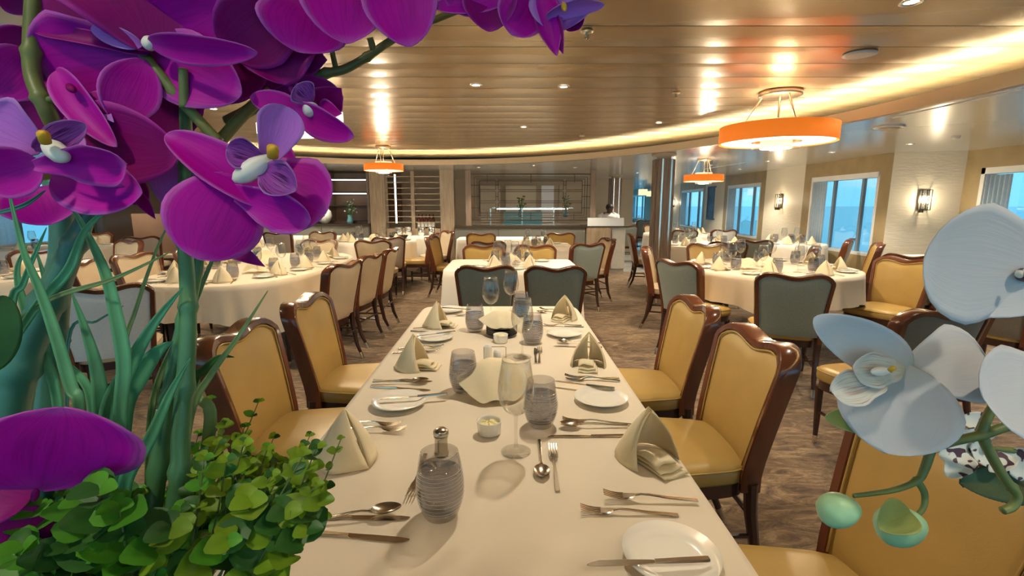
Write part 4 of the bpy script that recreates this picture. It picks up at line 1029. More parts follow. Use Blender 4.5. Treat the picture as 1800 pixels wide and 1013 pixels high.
item('tumbler', *pp(815, 687), D(40), 'striped water glass left of the draped napkin', group='striped water glasses on the near table')
item('tumbler', *pp(950, 748), D(80), 'dark striped water glass right of the stemmed glass', group='striped water glasses on the near table')
item('tumbler', *pp(835, 583), D(20), 'dark water glass left of the second draped napkin', group='striped water glasses on the near table')
item('tumbler', *pp(936, 604), D(60), 'dark water glass right of the second draped napkin', group='striped water glasses on the near table')
item('tumbler', *pp(916, 556), D(60), 'dark water glass at the far end of the near table', group='striped water glasses on the near table')
item('wine', *pp(907, 795), 0, 'tall empty wine glass nearest the camera', group='wine glasses on the near table')
item('wine', *pp(918, 628), 0, 'empty wine glass in the middle of the near table', group='wine glasses on the near table')
item('wine', *pp(863, 568), 0, 'empty wine glass at the far end of the near table, left', group='wine glasses on the near table')
item('wine', *pp(898, 549), 0, 'empty wine glass at the far end of the near table, right', group='wine glasses on the near table')
def ramekin(u, v, label):
    x, y = pp(u, v); t_ = thing('butter_ramekin', label, 'ramekin', (x, y, TZ+.0012))
    obj('dish', Lathe([(0, 0), (.029, 0), (.032, .003), (.0335, .034), (.0345, .037), (.0325, .038), (.030, .034), (.029, .008), (0, .007)], 40), 'porcelain', t_)
    bm = bmesh.new()
    def fn(s, t2):
        a = 2*PI*s; r = t2*.0285; return (r*math.cos(a), r*math.sin(a), .026+.008*(1-t2)+.003*math.sin(9*a+r*200)*t2*(1-t2)*3+.003*math.sin(5*a+2))
    grid(bm, fn, 30, 8, wrap=True); obj('butter', bm, 'butter', t_)
ramekin(860, 762, 'white ramekin of butter in front of the draped napkin')
ramekin(880, 602, 'white ramekin of butter by the stack of black plates')
# black plate stack, draped napkins
def cover_stack(u, v, s, label, plabel, npl, rz, h=1.0):
    x, y = pp(u, v)
    for k in range(npl):
        o = make_plate('black_plate', .075, 'plate_black', plabel); o['group'] = 'black plates stacked under the farther draped napkin' if v < 620 else 'dark plates under the near draped napkin'
        o.location = (x, y, TZ+.0013+k*.0115); o.scale = (s, s, .8)
    return x, y
x, y = cover_stack(882, 590, 1, '', 'black side plate in the stack under the draped napkin', 4, 0)
def drape(x, y, z, pts, label, thick=.0022):
    """cloth sheet through a small net of 3-D points (rows of equal length), laid over the plates"""
    bm = bmesh.new(); rows = len(pts); cols = len(pts[0])
    vs = [[bm.verts.new((x+p[0], y+p[1], z+p[2])) for p in r] for r in pts]
    for i in range(rows-1):
        for j in range(cols-1): bm.faces.new((vs[i][j], vs[i][j+1], vs[i+1][j+1], vs[i+1][j]))
    o = obj('draped_napkin', bm, 'napkin'); subd(solid(o, thick, 0), 2); return tag(o, label, 'napkin')
x0, y0 = pp(868, 705)
for k in range(1):
    o = make_plate('side_plate', .048, 'plate_black', 'small dark plate under the near draped napkin'); o['group'] = 'dark plates under the near draped napkin'; o.location = (x0, y0+.04, TZ+.0013+k*.012)
net = [[(-.095, .06, .040), (-.06, .10, .062), (-.02, .13, .082), (.02, .14, .074), (.06, .13, .078), (.09, .12, .050), (.115, .11, .030)],
       [(-.115, .03, .052), (-.07, .055, .078), (-.02, .075, .112), (.02, .085, .094), (.06, .08, .102), (.095, .08, .066), (.12, .07, .038)],
       [(-.130, -.005, .054), (-.075, .02, .072), (-.02, .03, .100), (.02, .04, .080), (.06, .035, .090), (.095, .04, .054), (.12, .03, .030)],
       [(-.098, -.035, .032), (-.055, -.02, .044), (-.012, -.01, .074), (.025, .0, .052), (.06, -.005, .064), (.09, .0, .034), (.11, -.01, .016)],
       [(-.062, -.070, .014), (-.035, -.060, .022), (-.004, -.05, .046), (.028, -.045, .026), (.055, -.048, .036), (.08, -.04, .016), (.095, -.04, .006)],
       [(-.030, -.098, .003), (-.012, -.094, .006), (.006, -.088, .014), (.028, -.085, .008), (.048, -.082, .010), (.064, -.075, .004), (.075, -.07, .002)]]
drape(x0-.005, y0+.045, TZ+.006, net, 'large draped napkin over small plates behind the butter ramekin')
net2 = [[(q[0]*.85, q[1]*.7, q[2]*.72+.03) for q in r] for r in net]
drape(x-.01, y+.03, TZ+.006, net2, 'draped napkin over the stack of black plates')
def shaker(u, v, label, s=1):
    x, y = pp(u, v); t_ = thing('salt_shaker', label, 'shaker', (x, y, TZ+.0012)); obj('body', Lathe([(0, 0), (.017, 0), (.0175, .004), (.0155, .052), (.0150, .058), (.012, .064), (0, .066)], 28), 'porcelain', t_); obj('cap', Lathe([(.0, .0665), (.010, .0652), (.0115, .0642), (0, .0662)], 20), 'porcelain_grey', t_); return t_
shaker(858, 634, 'white shaker behind the draped napkin, left of the pair'); shaker(874, 645, 'white shaker behind the draped napkin, right of the pair')
x, y = pp(870, 632)
t_ = thing('menu_holder', 'thin wire holder standing round the two white shakers', 'holder', (x, y, TZ+.0012))
obj('wire', Tube([(-.045, 0, .0015), (-.045, 0, .05), (-.035, 0, .052), (.035, 0, .052), (.045, 0, .05), (.045, 0, .0015), (-.045, 0, .0015)], .0012, 6), 'dark_metal', t_)
x, y = pp(776, 800)
t_ = thing('pepper_mill', 'small steel mill behind the nearest striped glass', 'pepper mill', (x, y, TZ+.0012))
obj('body', Lathe([(0, 0), (.018, 0), (.019, .006), (.0165, .012), (.016, .045), (.018, .05), (0, .05)], 28), 'steel', t_); obj('cap', Lathe([(0, .0505), (.016, .0505), (.0195, .056), (.019, .064), (.012, .070), (0, .072)], 28), 'steel', t_)

# --- other tables: settings laid round each
SECT = ['right', 'far right', 'far side', 'far left', 'left', 'near left', 'near side', 'near right']
def sector(cx, cy, x, y): return SECT[int(round(math.degrees(math.atan2(y-cy, x-cx))/45)) % 8]
def lay(cx, cy, a, b_, seats, tname, full=True, seed=0, n=2.0, cover=True):
    rnd = random.Random(seed)
    for q, th in enumerate(seats):
        th = D(th); c_, s_ = math.cos(th), math.sin(th); r = 1/((abs(c_)**n+abs(s_)**n)**(1/n))
        def pt(rad, side): return (cx+c_*r*(a-rad)-s_*side, cy+s_*r*(b_-rad)+c_*side)
        rz = th+PI/2
        x, y = pt(.17, 0); sec = sector(cx, cy, x, y)
        g = lambda k: '%s on the %s' % (k, tname)
        item('napkin', x, y, rz+rnd.uniform(-.5, .5), 'cream tent napkin at the %s of the %s' % (sec, tname), group=g('napkins'))
        x, y = pt(.15, -.16); item('plate', x, y, 0, 'side plate at the %s of the %s' % (sec, tname), group=g('side plates'))
        if full:
            item('knife', x-.09*c_*0-.08, y, rnd.uniform(-.4, .4), 'butter knife on a plate at the %s of the %s' % (sec, tname), PZ, group=g('butter knives'))
            for k, s2 in (('fork', -.085), ('spoon', .085)):
                x, y = pt(.06, s2); o = item(k, x, y, th+PI, '%s beside the napkin at the %s of the %s' % (k, sec, tname), group=g(k+'s'))
        x, y = pt(.34, .06); item('tumbler', x, y, rnd.random(), 'small water glass at the %s of the %s' % (sec, tname), group=g('water glasses'))
        x, y = pt(.40, -.06) if min(a, b_) > .45 else pt(.3, -.06)
        if q % (1 if full else 2) == 0: item('wine', x, y, 0, 'stemmed wine glass at the %s of the %s' % (sec, tname), group=g('wine glasses'))
    if cover:
        o = item('cover', cx, cy, .6, 'heaped cream napkin in the middle of the %s' % tname)
lay(-2.48, 5.05, .70, 1.33, [-70, -35, -12, 12, 35, 90, 145, 168, 192, 215, 250], 'oval table at left', True, 1, 2.6)
item('cover', -2.3, 4.5, .2, 'heaped cream napkin over a dark dish near the front of the oval table')
item('cover', -2.75, 5.6, .9, 'heaped cream napkin toward the back of the oval table')
lay(2.62, 4.85, .80, .80, [-115, -70, -25, 20, 65, 110, 155, 200], 'round table at right', True, 2)
item('cover', 2.35, 4.7, .2, 'second heaped cream napkin on the round table at right')
lay(.06, 5.08, .63, .47, [-112, -68, 68, 112], 'centre table', True, 3, 12)
lay(.45, 7.5, .53, .48, [-112, -60, 60, 112], 'table behind the centre table', False, 4, 12)
lay(-2.3, 8.6, .70, .70, [-120, -75, -30, 15, 165, 210], 'round table by the wine shelving', False, 5)
lay(-4.05, 7.25, .6, .6, [-120, -60, 0, 60, 180], 'round table behind the oval one', False, 6)
lay(-4.75, 4.15, .70, .70, [-80, -30, 20, 70, 120], 'left edge table', False, 7)
lay(-6.6, 7.3, .68, .68, [-100, -30, 60, 130], 'far left table', False, 8)
lay(3.05, 7.75, .72, .72, [-130, -85, -30, 30, 100, 180], 'round table right of the brown column', False, 9)
lay(4.55, 7.85, .53, .53, [-120, -50, 30, 110], 'window table', False, 10)
lay(3.7, 10.5, .70, .70, [-110, -60, 0, 120], 'third window table', False, 11)
lay(5.3, 5.55, .38, .48, [-100, 10, 100, 190], 'table under the near sconce', False, 12, 8)
lay(4.25, 16.2, .68, .68, [-120, -30, 60], 'distant table past the desk', False, 13, cover=False)
for x, y, nm in ((.12, 4.98, 'pair on the centre table'),):
    for k in range(2):
        t_ = shaker(900, 640, 'white shaker in the middle of the centre table'); t_.location = (x-.12+k*.05, y+.02*k, TZ+.0012); t_['group'] = 'white shakers on the centre table'

# ================================================================= WAITER
t_ = thing('waiter', 'dark haired waiter in a white shirt leaning behind the reception desk', 'person', (2.33, 11.25, 0), .15)
bm = bmesh.new()
nodes = [((0, .12, .80), .13), ((0, .08, .95), .135), ((0, .0, 1.11), .15), ((0, -.05, 1.175), .07), ((0, -.09, 1.215), .048), ((0, -.115, 1.265), .078), ((0, -.12, 1.315), .083), ((0, -.115, 1.355), .055),
         ((-.18, -.02, 1.145), .058), ((-.24, -.06, .92), .04), ((-.16, -.22, .87), .033), ((-.11, -.29, .86), .03), ((.18, -.02, 1.145), .058), ((.24, -.06, .92), .04), ((.16, -.22, .87), .033), ((.11, -.29, .86), .03),
         ((-.09, .13, .75), .09), ((-.1, .05, .42), .065), ((-.1, .1, .06), .045), ((-.1, -.03, .03), .035), ((.09, .13, .75), .09), ((.1, .05, .42), .065), ((.1, .1, .06), .045), ((.1, -.03, .03), .035)]
ed = [(0, 1), (1, 2), (2, 3), (3, 4), (4, 5), (5, 6), (6, 7), (2, 8), (8, 9), (9, 10), (10, 11), (2, 12), (12, 13), (13, 14), (14, 15), (0, 16), (16, 17), (17, 18), (18, 19), (0, 20), (20, 21), (21, 22), (22, 23)]
me = bpy.data.meshes.new('body'); me.from_pydata([n[0] for n in nodes], ed, []); o = bpy.data.objects.new('body', me); C.objects.link(o); o.parent = t_
me.materials.append(M['skin'])
sk = o.modifiers.new('skin', 'SKIN')
for i, n in enumerate(nodes): me.skin_vertices[0].data[i].radius = (n[1], n[1]*(.8 if i < 3 else .95)); me.skin_vertices[0].data[i].use_root = (i == 0)
subd(o, 2)
bm = bmesh.new()
def sh(s, t2):
    a = 2*PI*s; z = .82+.375*t2; w = .165+.02*math.sin(PI*t2) if t2 < .8 else .185*(1-(t2-.8)*3.2)
    return (w*1.15*math.cos(a), .10-.16*t2+w*.80*math.sin(a), z)
grid(bm, sh, 24, 12, wrap=True); obj('shirt', bm, 'shirt', t_)
for sg in (-1, 1): obj('sleeve', Tube([(sg*.12, -.03, 1.15), (sg*.20, -.03, 1.12), (sg*.245, -.065, .93), (sg*.2, -.15, .89)], [.066, .066, .052, .045], 12), 'shirt', t_)
obj('waistcoat', Lathe([(.165, .80), (.18, .9), (.175, .98)], 24), 'black', t_).location = (0, .07, 0)
bm = bmesh.new(); bmesh.ops.create_uvsphere(bm, u_segments=20, v_segments=14, radius=1)
for v in bm.verts: v.co = Vector((v.co.x*.088, v.co.y*.10-.105, v.co.z*.085+1.325)); 
bmesh.ops.delete(bm, geom=[v for v in bm.verts if v.co.z < 1.30 and v.co.y < -.14], context='VERTS')
obj('hair', bm, 'black', t_)

# ================================================================= FLOWERS ON THE LEDGE IN FRONT
o = obj('planter_ledge', Box(-.75, .75, .08, .40, 0, .98), 'planter', None, False); tag(o, 'low grey ledge carrying the flower arrangements before the near table', 'ledge')
for x0_, x1_, lb in ((-.55, -.05, 'long dark planter under the purple orchid and shrub'), (.16, .60, 'long dark planter under the white orchid')):
    t_ = thing('planter_box', lb, 'planter', (0, 0, .9805))
    bm = bmesh.new(); box(bm, x0_, x1_, .10, .38, 0, .06); obj('box', bm, 'plate_black', t_, False); obj('soil', Box(x0_+.01, x1_-.01, .11, .37, .06, .064), 'soil', t_, False)
def petal(par, b_, t_, wpx, m_='petal_magenta', cup=.15, bend=.12, roll=0, kind='round', ruf=.03, name='petal', sd=0, nn=None):
    p0 = P(*b_); p1 = P(*t_); d = p1-p0; Ln = d.length; d.normalize(); md = (b_[2]+t_[2])/2
    N = (Vector((0, 0, EYE))-(p0+p1)/2).normalized() if nn is None else Vector(nn).normalized()
    s_ = d.cross(N).normalized(); N = s_.cross(d).normalized()
    R = Matrix.Rotation(math.radians(roll), 3, d); s_ = R @ s_; N = R @ N
    hw_ = wpx*md/F/2
    bm = bmesh.new()
    def prof(t):
        if kind == 'round': return max(0, math.sin(PI*t**.85))**.52
        if kind == 'tip': return max(0, math.sin(PI*t**1.15))**.55
        if kind == 'fan': return (.18+.82*min(1, t*1.5)**.8)*(1-max(0, (t-.62)/.38)**2.4)**.5
        if kind == 'pointed': return max(0, math.sin(PI*t**.7))**.9
        if kind == 'strap': return min(1, t*5+.3)**.5*(1-max(0, (t-.75)/.25)**2)**.5
    rn = random.Random(sd or int(b_[0]*7+t_[0]*3)); ph = rn.random()*6
    def fn(u, v):
        s = -1+2*u; t = .5-.5*math.cos(PI*v); w = prof(min(.9995, max(.0005, t)))*hw_
        return p0+d*Ln*t+s_*s*w+N*(cup*hw_*(s*s)*w/max(hw_, 1e-6)+bend*Ln*math.sin(PI*t)+ruf*hw_*math.sin(4.5*t*PI+ph+s*2)*s*s)
    grid(bm, fn, 14, 16, uv=True)
    o = obj(name, bm, m_, par, True, None, False); solid(o, .00035, 0); return o
def column(par_plant, u, v, d, du, dv, r, label=None, m_='stigma_white', spot=True):
    """centre column of a flower: short white hood with a yellow callus"""
    a = P(u, v, d); b_ = P(u+du, v+dv, d-.006); rr = r*d/F
    bm = bmesh.new(); ax = (b_-a); pts = [a+ax*q for q in (0, .15, .4, .7, .9, 1)]
    tube(bm, pts, [rr*.45, rr*.75, rr, rr*.95, rr*.6, rr*.2], 14)
    o = obj('orchid_flower', bm, m_, par_plant)
    if spot:
        bm = bmesh.new(); c = P(u-du*.05, v-dv*.05, d-.012); tube(bm, [c, c+Vector((.2, -.3, .5)).normalized()*rr*.9, c+Vector((.5, -.6, .5)).normalized()*rr*1.4], [rr*.5, rr*.55, rr*.2], 10); obj('callus', bm, 'yellow_spot', o)
    return o
def stem(par, pts, r0, r1, m_, nodes=0, name='stem', seg=12):
    """pts (u, v, depth); radii in metres"""
    q = catmull([P(*p) for p in pts], 8); n = len(q)
    rad = [r0+(r1-r0)*i/(n-1) for i in range(n)]
    if nodes:
        for k in range(1, nodes+1):
            i = int(n*k/(nodes+1)); rad[i] *= 1.28
            if i+1 < n: rad[i+1] *= 1.1
    return obj(name, Tube(q, rad, seg), m_, par)
def blade(par, pts, wpx, m_, name='blade', taper=1):
    q = catmull([P(*p) for p in pts], 7); n = len(q); bm = bmesh.new(); rg = []
    for i, p in enumerate(q):
        t = i/(n-1); d = (q[min(i+1, n-1)]-q[max(i-1, 0)]).normalized(); N = (Vector((0, 0, EYE))-p).normalized(); s_ = d.cross(N).normalized(); N = s_.cross(d)
        w = wpx*pts[0][2]/F/2*(min(1, .55+t*1.2))*(1-max(0, (t-.45)/.55)**1.6*taper)+.0002
        rg.append([bm.verts.new(p+s_*w*k+N*abs(k)*w*.35) for k in (-1, -.5, 0, .5, 1)])
    for a, b_ in zip(rg, rg[1:]):
        for k in range(4): bm.faces.new((a[k], a[k+1], b_[k+1], b_[k]))
    o = obj(name, bm, m_, par, True, None, False); solid(o, .0004, 0); return o

# ---- purple orchid
po = thing('purple_orchid', 'purple orchid with thick green stems filling the upper left foreground', 'orchid', (-.28, .24, 1.045))
inv = Vector(po.location)
class Off: pass
bpy.context.view_layer.update()
def reparent(root):
    """children were built in world space: keep them there under a root that stands at its base"""
    for c in kids(root): c.matrix_parent_inverse = Matrix.Translation(-Vector(root.location))
m_, l_, d_ = 'petal_magenta', 'petal_light', 'petal_deep'
stem(po, [(255, 1180, .33), (312, 870, .33), (318, 760, .33), (328, 640, .33), (331, 540, .33), (327, 455, .33), (322, 380, .33), (328, 260, .33), (322, 130, .33)], .0066, .0036, 'stem_green', 5)
stem(po, [(235, 1150, .345), (275, 850, .345), (290, 740, .345), (308, 640, .345), (335, 520, .345), (348, 440, .345), (345, 390, .345)], .0062, .0042, 'stem_green', 4)
stem(po, [(110, 1150, .38), (85, 720, .38), (95, 600, .38), (105, 480, .38), (108, 380, .38), (95, 320, .38)], .0085, .0072, 'stem_teal', 4)
stem(po, [(20, 1100, .34), (5, 800, .34), (30, 650, .34), (85, 530, .34), (130, 430, .34), (165, 350, .34)], .017, .0042, 'stem_teal', 4)
stem(po, [(62, -60, .30), (56, 60, .30), (57, 130, .30), (78, 185, .30), (105, 240, .31)], .0042, .0048, 'stem_olive', 2)
stem(po, [(78, 178, .30), (120, 168, .295)], .0022, .0018, 'stem_olive', name='branch')
stem(po, [(235, 75, .31), (280, 130, .31), (330, 190, .315), (385, 250, .32)], .0032, .0036, 'stem_olive', 1)
stem(po, [(322, 120, .305), (324, 190, .31)], .0026, .003, 'stem_olive', name='branch')
stem(po, [(385, 250, .33), (440, 190, .34), (495, 148, .345), (560, 131, .345), (605, 122, .345), (650, 97, .345), (690, 70, .345), (740, 45, .345), (840, 5, .345)], .0040, .0022, 'stem_olive', 4)
stem(po, [(582, 60, .34), (584, 90, .343), (590, 118, .345)], .0016, .002, 'stem_olive', name='branch')
stem(po, [(650, 66, .34), (658, 92, .345)], .0022, .0026, 'stem_olive', name='branch')
stem(po, [(395, 212, .36), (430, 198, .36), (462, 180, .36)], .003, .0055, 'stem_olive', name='bud')
# A: the open flower over the dining room
f = column(po, 476, 278, .295, -66, 40, 18)
petal(f, (478, 362, .306), (292, 236, .292), 84, m_, .45, .04, 22, 'round')
petal(f, (425, 300, .312), (573, 375, .305), 150, m_, .15, .06, -10, 'fan')
petal(f, (400, 330, .300), (545, 392, .298), 74, m_, .3, .06, 15, 'fan', ruf=.08)
petal(f, (415, 305, .30), (345, 455, .29), 158, m_, -.12, .06, 0, 'tip')
petal(f, (468, 290, .30), (505, 188, .30), 78, l_, .3, .05, 0, 'fan')
petal(f, (330, 250, .335), (318, 378, .335), 100, l_, .3, .05, 15, 'round')
petal(f, (380, 420, .325), (466, 469, .325), 34, d_, .2, .1, 0, 'pointed')
petal(f, (468, 284, .297), (398, 262, .285), 56, 'petal_lip', .5, .12, 0, 'fan', name='lip')
petal(f, (462, 298, .297), (520, 336, .285), 66, 'petal_lip', .5, .12, 0, 'fan', name='lip')
petal(f, (455, 270, .32), (520, 300, .312), 90, m_, .2, .05, 0, 'round')
# B: flower edge-on behind
f = column(po, 555, 186, .325, -18, 14, 13, spot=False)
petal(f, (560, 188, .34), (470, 165, .335), 60, d_, .2, .1, 0, 'pointed')
petal(f, (552, 190, .34), (560, 135, .34), 90, d_, .2, .05, 0, 'round')
petal(f, (560, 185, .34), (600, 155, .335), 60, d_, .2, .1, 20, 'pointed')
petal(f, (560, 190, .34), (601, 200, .335), 36, m_, .2, .1, 0, 'pointed')
petal(f, (530, 200, .328), (440, 170, .318), 48, m_, .2, .04, 20, 'round')
petal(f, (520, 192, .326), (622, 240, .318), 58, m_, .3, .04, 25, 'round')
petal(f, (548, 180, .322), (520, 150, .312), 50, 'petal_lip', .4, .1, 0, 'fan', name='lip')
# C: large flowers at the top left
f = column(po, 268, 70, .30, -10, 12, 12, spot=False)
petal(f, (280, 80, .32), (70, -10, .30), 130, d_, .1, .06, 0, 'round')
petal(f, (270, 50, .315), (395, 5, .30), 120, m_, .2, .08, 0, 'round')
petal(f, (275, 90, .305), (215, -60, .30), 240, 'petal_deep', .1, .1, 0, 'fan')
petal(f, (262, 92, .305), (58, 52, .298), 26, d_, .4, .05, 20, 'strap')
petal(f, (268, 92, .312), (66, 108, .305), 150, m_, .12, .05, 0, 'fan', ruf=.10)
petal(f, (255, 105, .305), (205, 214, .295), 90, m_, .15, .06, 0, 'tip')
petal(f, (262, 75, .295), (452, 92, .285), 54, m_, .25, .05, 20, 'round')
petal(f, (270, 95, .315), (425, 165, .31), 128, m_, .15, .06, 0, 'round')
petal(f, (250, 80, .30), (160, 50, .295), 34, l_, .3, .06, 0, 'round')
petal(f, (290, 120, .33), (300, 250, .33), 110, d_, .1, .04, 0, 'round')
petal(f, (230, 130, .335), (130, 235, .335), 190, d_, .1, .04, 0, 'round')
petal(f, (340, 120, .335), (470, 130, .335), 110, d_, .1, .04, 0, 'round')
petal(f, (400, 120, .34), (520, 150, .34), 80, d_, .1, .04, 0, 'pointed')
# hanging bud petals
f = column(po, 120, 150, .29, 10, 10, 7, spot=False, m_='petal_deep')
petal(f, (98, 125, .30), (206, 258, .29), 56, m_, .5, .05, 20, 'round')
petal(f, (150, 170, .30), (235, 240, .30), 64, m_, .3, .05, 0, 'round')
petal(f, (175, 190, .295), (200, 215, .29), 20, l_, .3, .05, 0, 'pointed')
# D: top centre flower
f = column(po, 600, -30, .30, -8, -10, 10, spot=False)
petal(f, (600, -60, .31), (612, 77, .295), 150, m_, .15, .10, 0, 'tip')
petal(f, (690, -60, .31), (722, 82, .295), 130, m_, .15, .10, 0, 'tip')
petal(f, (560, -30, .32), (395, 90, .31), 130, d_, .15, .08, 0, 'fan')
petal(f, (540, 0, .315), (525, 92, .31), 150, m_, .12, .08, 0, 'tip')
petal(f, (470, 20, .325), (500, 150, .325), 140, d_, .12, .04, 0, 'round', ruf=.1)
petal(f, (430, -30, .32), (480, 60, .32), 190, d_, .12, .04, 0, 'round')
petal(f, (520, 100, .335), (575, 105, .335), 60, d_, .12, .04, 0, 'pointed')
# E: top right flower
f = column(po, 990, 5, .285, 3, 14, 5, spot=False, m_='yellow_spot')
petal(f, (950, -20, .295), (979, 99, .288), 52, m_, -.5, .04, 10, 'pointed')
petal(f, (965, 20, .292), (990, 95, .290), 30, d_, .3, .04, 0, 'pointed')
petal(f, (985, 55, .292), (985, -40, .30), 110, l_, .3, -.05, 0, 'round')
petal(f, (960, 30, .288), (1062, 8, .282), 34, l_, .3, -.10, 35, 'round')
petal(f, (1005, 30, .296), (1020, 50, .295), 40, d_, .2, .04, 0, 'round')
petal(f, (945, -30, .31), (897, 60, .30), 90, m_, .2, .05, 0, 'fan')
petal(f, (860, -30, .31), (862, 56, .30), 96, d_, .2, .1, 0, 'tip')
petal(f, (900, -8, .30), (762, 12, .295), 40, m_, .3, -.05, 20, 'round')
petal(f, (830, -30, .30), (790, 15, .298), 90, m_, .3, .05, 0, 'round')
# F: left flower
f = column(po, 82, 252, .27, 34, 28, 17)
petal(f, (75, 262, .285), (-30, 215, .275), 120, l_, .3, .05, 0, 'fan')
petal(f, (60, 262, .28), (150, 218, .272), 46, 'petal_lip', .4, .12, 0, 'fan', name='lip')
petal(f, (55, 275, .28), (-10, 290, .272), 60, 'petal_lip', .4, .1, 0, 'fan', name='lip')
petal(f, (110, 245, .30), (315, 270, .30), 145, d_, .12, .05, 0, 'round')
petal(f, (60, 290, .27), (222, 292, .265), 80, m_, .35, -.06, 20, 'fan', ruf=.12)
petal(f, (70, 285, .275), (-40, 320, .27), 90, m_, .3, .05, 0, 'round')
petal(f, (90, 310, .30), (250, 340, .295), 110, m_, .3, -.05, 0, 'round')
petal(f, (60, 330, .32), (90, 395, .32), 120, m_, .2, .05, 0, 'round')
petal(f, (110, 235, .29), (128, 285, .28), 56, l_, .25, .05, 0, 'round')
petal(f, (232, 330, .31), (273, 385, .31), 20, d_, .3, -.08, 0, 'pointed')
petal(f, (215, 320, .315), (258, 358, .315), 50, d_, .3, .04, 0, 'round')
petal(f, (60, 95, .31), (-10, 170, .30), 90, m_, .2, .05, 0, 'round')
petal(f, (60, 60, .315), (-20, 100, .31), 60, d_, .2, .05, 0, 'round')
petal(f, (80, 170, .325), (-30, 215, .325), 130, d_, .2, .05, 0, 'round')
petal(f, (60, -40, .31), (10, 20, .31), 60, d_, .2, .05, 0, 'round')
# G: low petal at the left
f = column(po, 60, 880, .275, 4, -20, 6, spot=False, m_='petal_deep')
petal(f, (75, 862, .28), (108, 716, .262), 268, m_, .10, .10, 0, 'tip')
petal(f, (60, 870, .285), (-30, 850, .28), 120, d_, .1, .05, 0, 'round')
petal(f, (60, 890, .29), (30, 990, .29), 150, d_, .1, .05, 0, 'round')
reparent(po)

# ---- grass blades
gp = thing('ornamental_grass', 'long green grass blades between the orchid stems at left', 'plant', (-.26, .30, 1.045))
RB = (150, 1150, .40)
for pts, w, mm in (
    ([(0, 640, .30), (60, 545, .30), (120, 475, .30), (150, 405, .30), (207, 352, .30)], 18, 'blade_green'),
    ([RB, (212, 720, .31), (218, 640, .31), (205, 560, .31), (185, 480, .31), (150, 405, .31), (108, 335, .31)], 24, 'blade_green'),
    ([RB, (140, 720, .29), (125, 680, .29), (98, 590, .29), (70, 510, .29), (38, 430, .29), (8, 300, .29)], 20, 'blade_green'),
    ([RB, (176, 715, .32), (170, 650, .32), (150, 580, .32), (125, 512, .32)], 24, 'blade_green'),
    ([RB, (190, 735, .32), (225, 650, .32), (270, 570, .32), (322, 505, .32)], 30, 'blade_green'),
    ([RB, (210, 725, .33), (240, 665, .33), (275, 620, .33), (304, 600, .33)], 44, 'blade_green'),
    ([RB, (20, 560, .34), (40, 500, .34), (60, 450, .34), (82, 400, .34)], 12, 'blade_green'),
    ([(-20, 610, .30), (80, 530, .30), (200, 490, .30), (300, 443, .30)], 9, 'blade_pale'),
    ([RB, (120, 600, .33), (170, 565, .33), (217, 538, .33)], 5, 'stem_teal'),
    ([RB, (270, 700, .35), (330, 560, .35), (372, 460, .35), (395, 405, .35)], 11, 'blade_pale'),
    ([RB, (335, 730, .35), (370, 660, .35), (420, 590, .35), (471, 511, .35)], 13, 'blade_pale'),
    ([RB, (335, 690, .36), (360, 650, .36), (385, 628, .36), (412, 628, .36)], 16, 'leaf_dark'),
    ([RB, (215, 640, .34), (240, 540, .34), (275, 440, .34), (302, 382, .34)], 7, 'blade_pale'),
    ([(-20, 378, .30), (40, 362, .30), (80, 335, .30)], 8, 'stem_teal'),
    ([RB, (220, 850, .32), (262, 775, .32), (300, 690, .32), (335, 630, .32)], 24, 'blade_green'),
    ([RB, (100, 700, .35), (50, 560, .35), (30, 480, .35), (48, 430, .35)], 16, 'blade_green'),
    ([RB, (160, 700, .36), (100, 620, .36), (80, 500, .36), (60, 430, .36)], 14, 'blade_green'),
    ([RB, (370, 735, .37), (350, 700, .37), (348, 660, .37)], 22, 'blade_pale'),
    ([RB, (180, 900, .37), (230, 800, .37), (300, 780, .37)], 26, 'leaf_dark')):
    if pts[0] == RB: pts = [(.35*RB[0]+.65*pts[1][0], 1120, pts[1][2]+.035), ((.12*RB[0]+.88*pts[1][0]), max(900, pts[1][1]+120), pts[1][2]+.012)]+pts[1:]
    blade(gp, pts, w*.8, mm)
petal(gp, (-40, 660, .28), (8, 520, .28), 80, 'leaf_dark', .1, .05, 0, 'round', name='leaf')
stem(gp, [RB, (-60, 760, .30), (-40, 660, .28)], .002, .001, 'stem_teal')
reparent(gp)
bpy.data.objects  # keep

# ---- leafy shrub
sh_ = thing('leafy_shrub', 'bright green shrub of small round leaves at the bottom left', 'plant', (-.20, .32, 1.045))
rnd = random.Random(21)
def leaf(bm, p, d, N, ln, w, mi):
    s_ = d.cross(N).normalized(); N = s_.cross(d).normalized()
    rows = []
    for j in range(6):
        t = j/5; ww = w*math.sin(PI*min(.97, max(.04, t))**.8)**.6; c = p+d*ln*t+N*(-.18*ln*t*t)
        rows.append([bm.verts.new(c+s_*ww*k+N*abs(k)*ww*.28) for k in (-1, -.5, 0, .5, 1)])
    for a, b_ in zip(rows, rows[1:]):
        for k in range(4): f_ = bm.faces.new((a[k], a[k+1], b_[k+1], b_[k])); f_.material_index = mi
def env(u):
    pts = [(0, 870), (90, 835), (160, 850), (240, 850), (300, 860), (345, 790), (400, 745), (440, 755), (500, 765), (560, 775), (590, 830)]
    for (a, va), (b_, vb) in zip(pts, pts[1:]):
        if a <= u <= b_: return va+(vb-va)*(u-a)/(b_-a)
    return 900
lb = bmesh.new(); stb = bmesh.new(); 
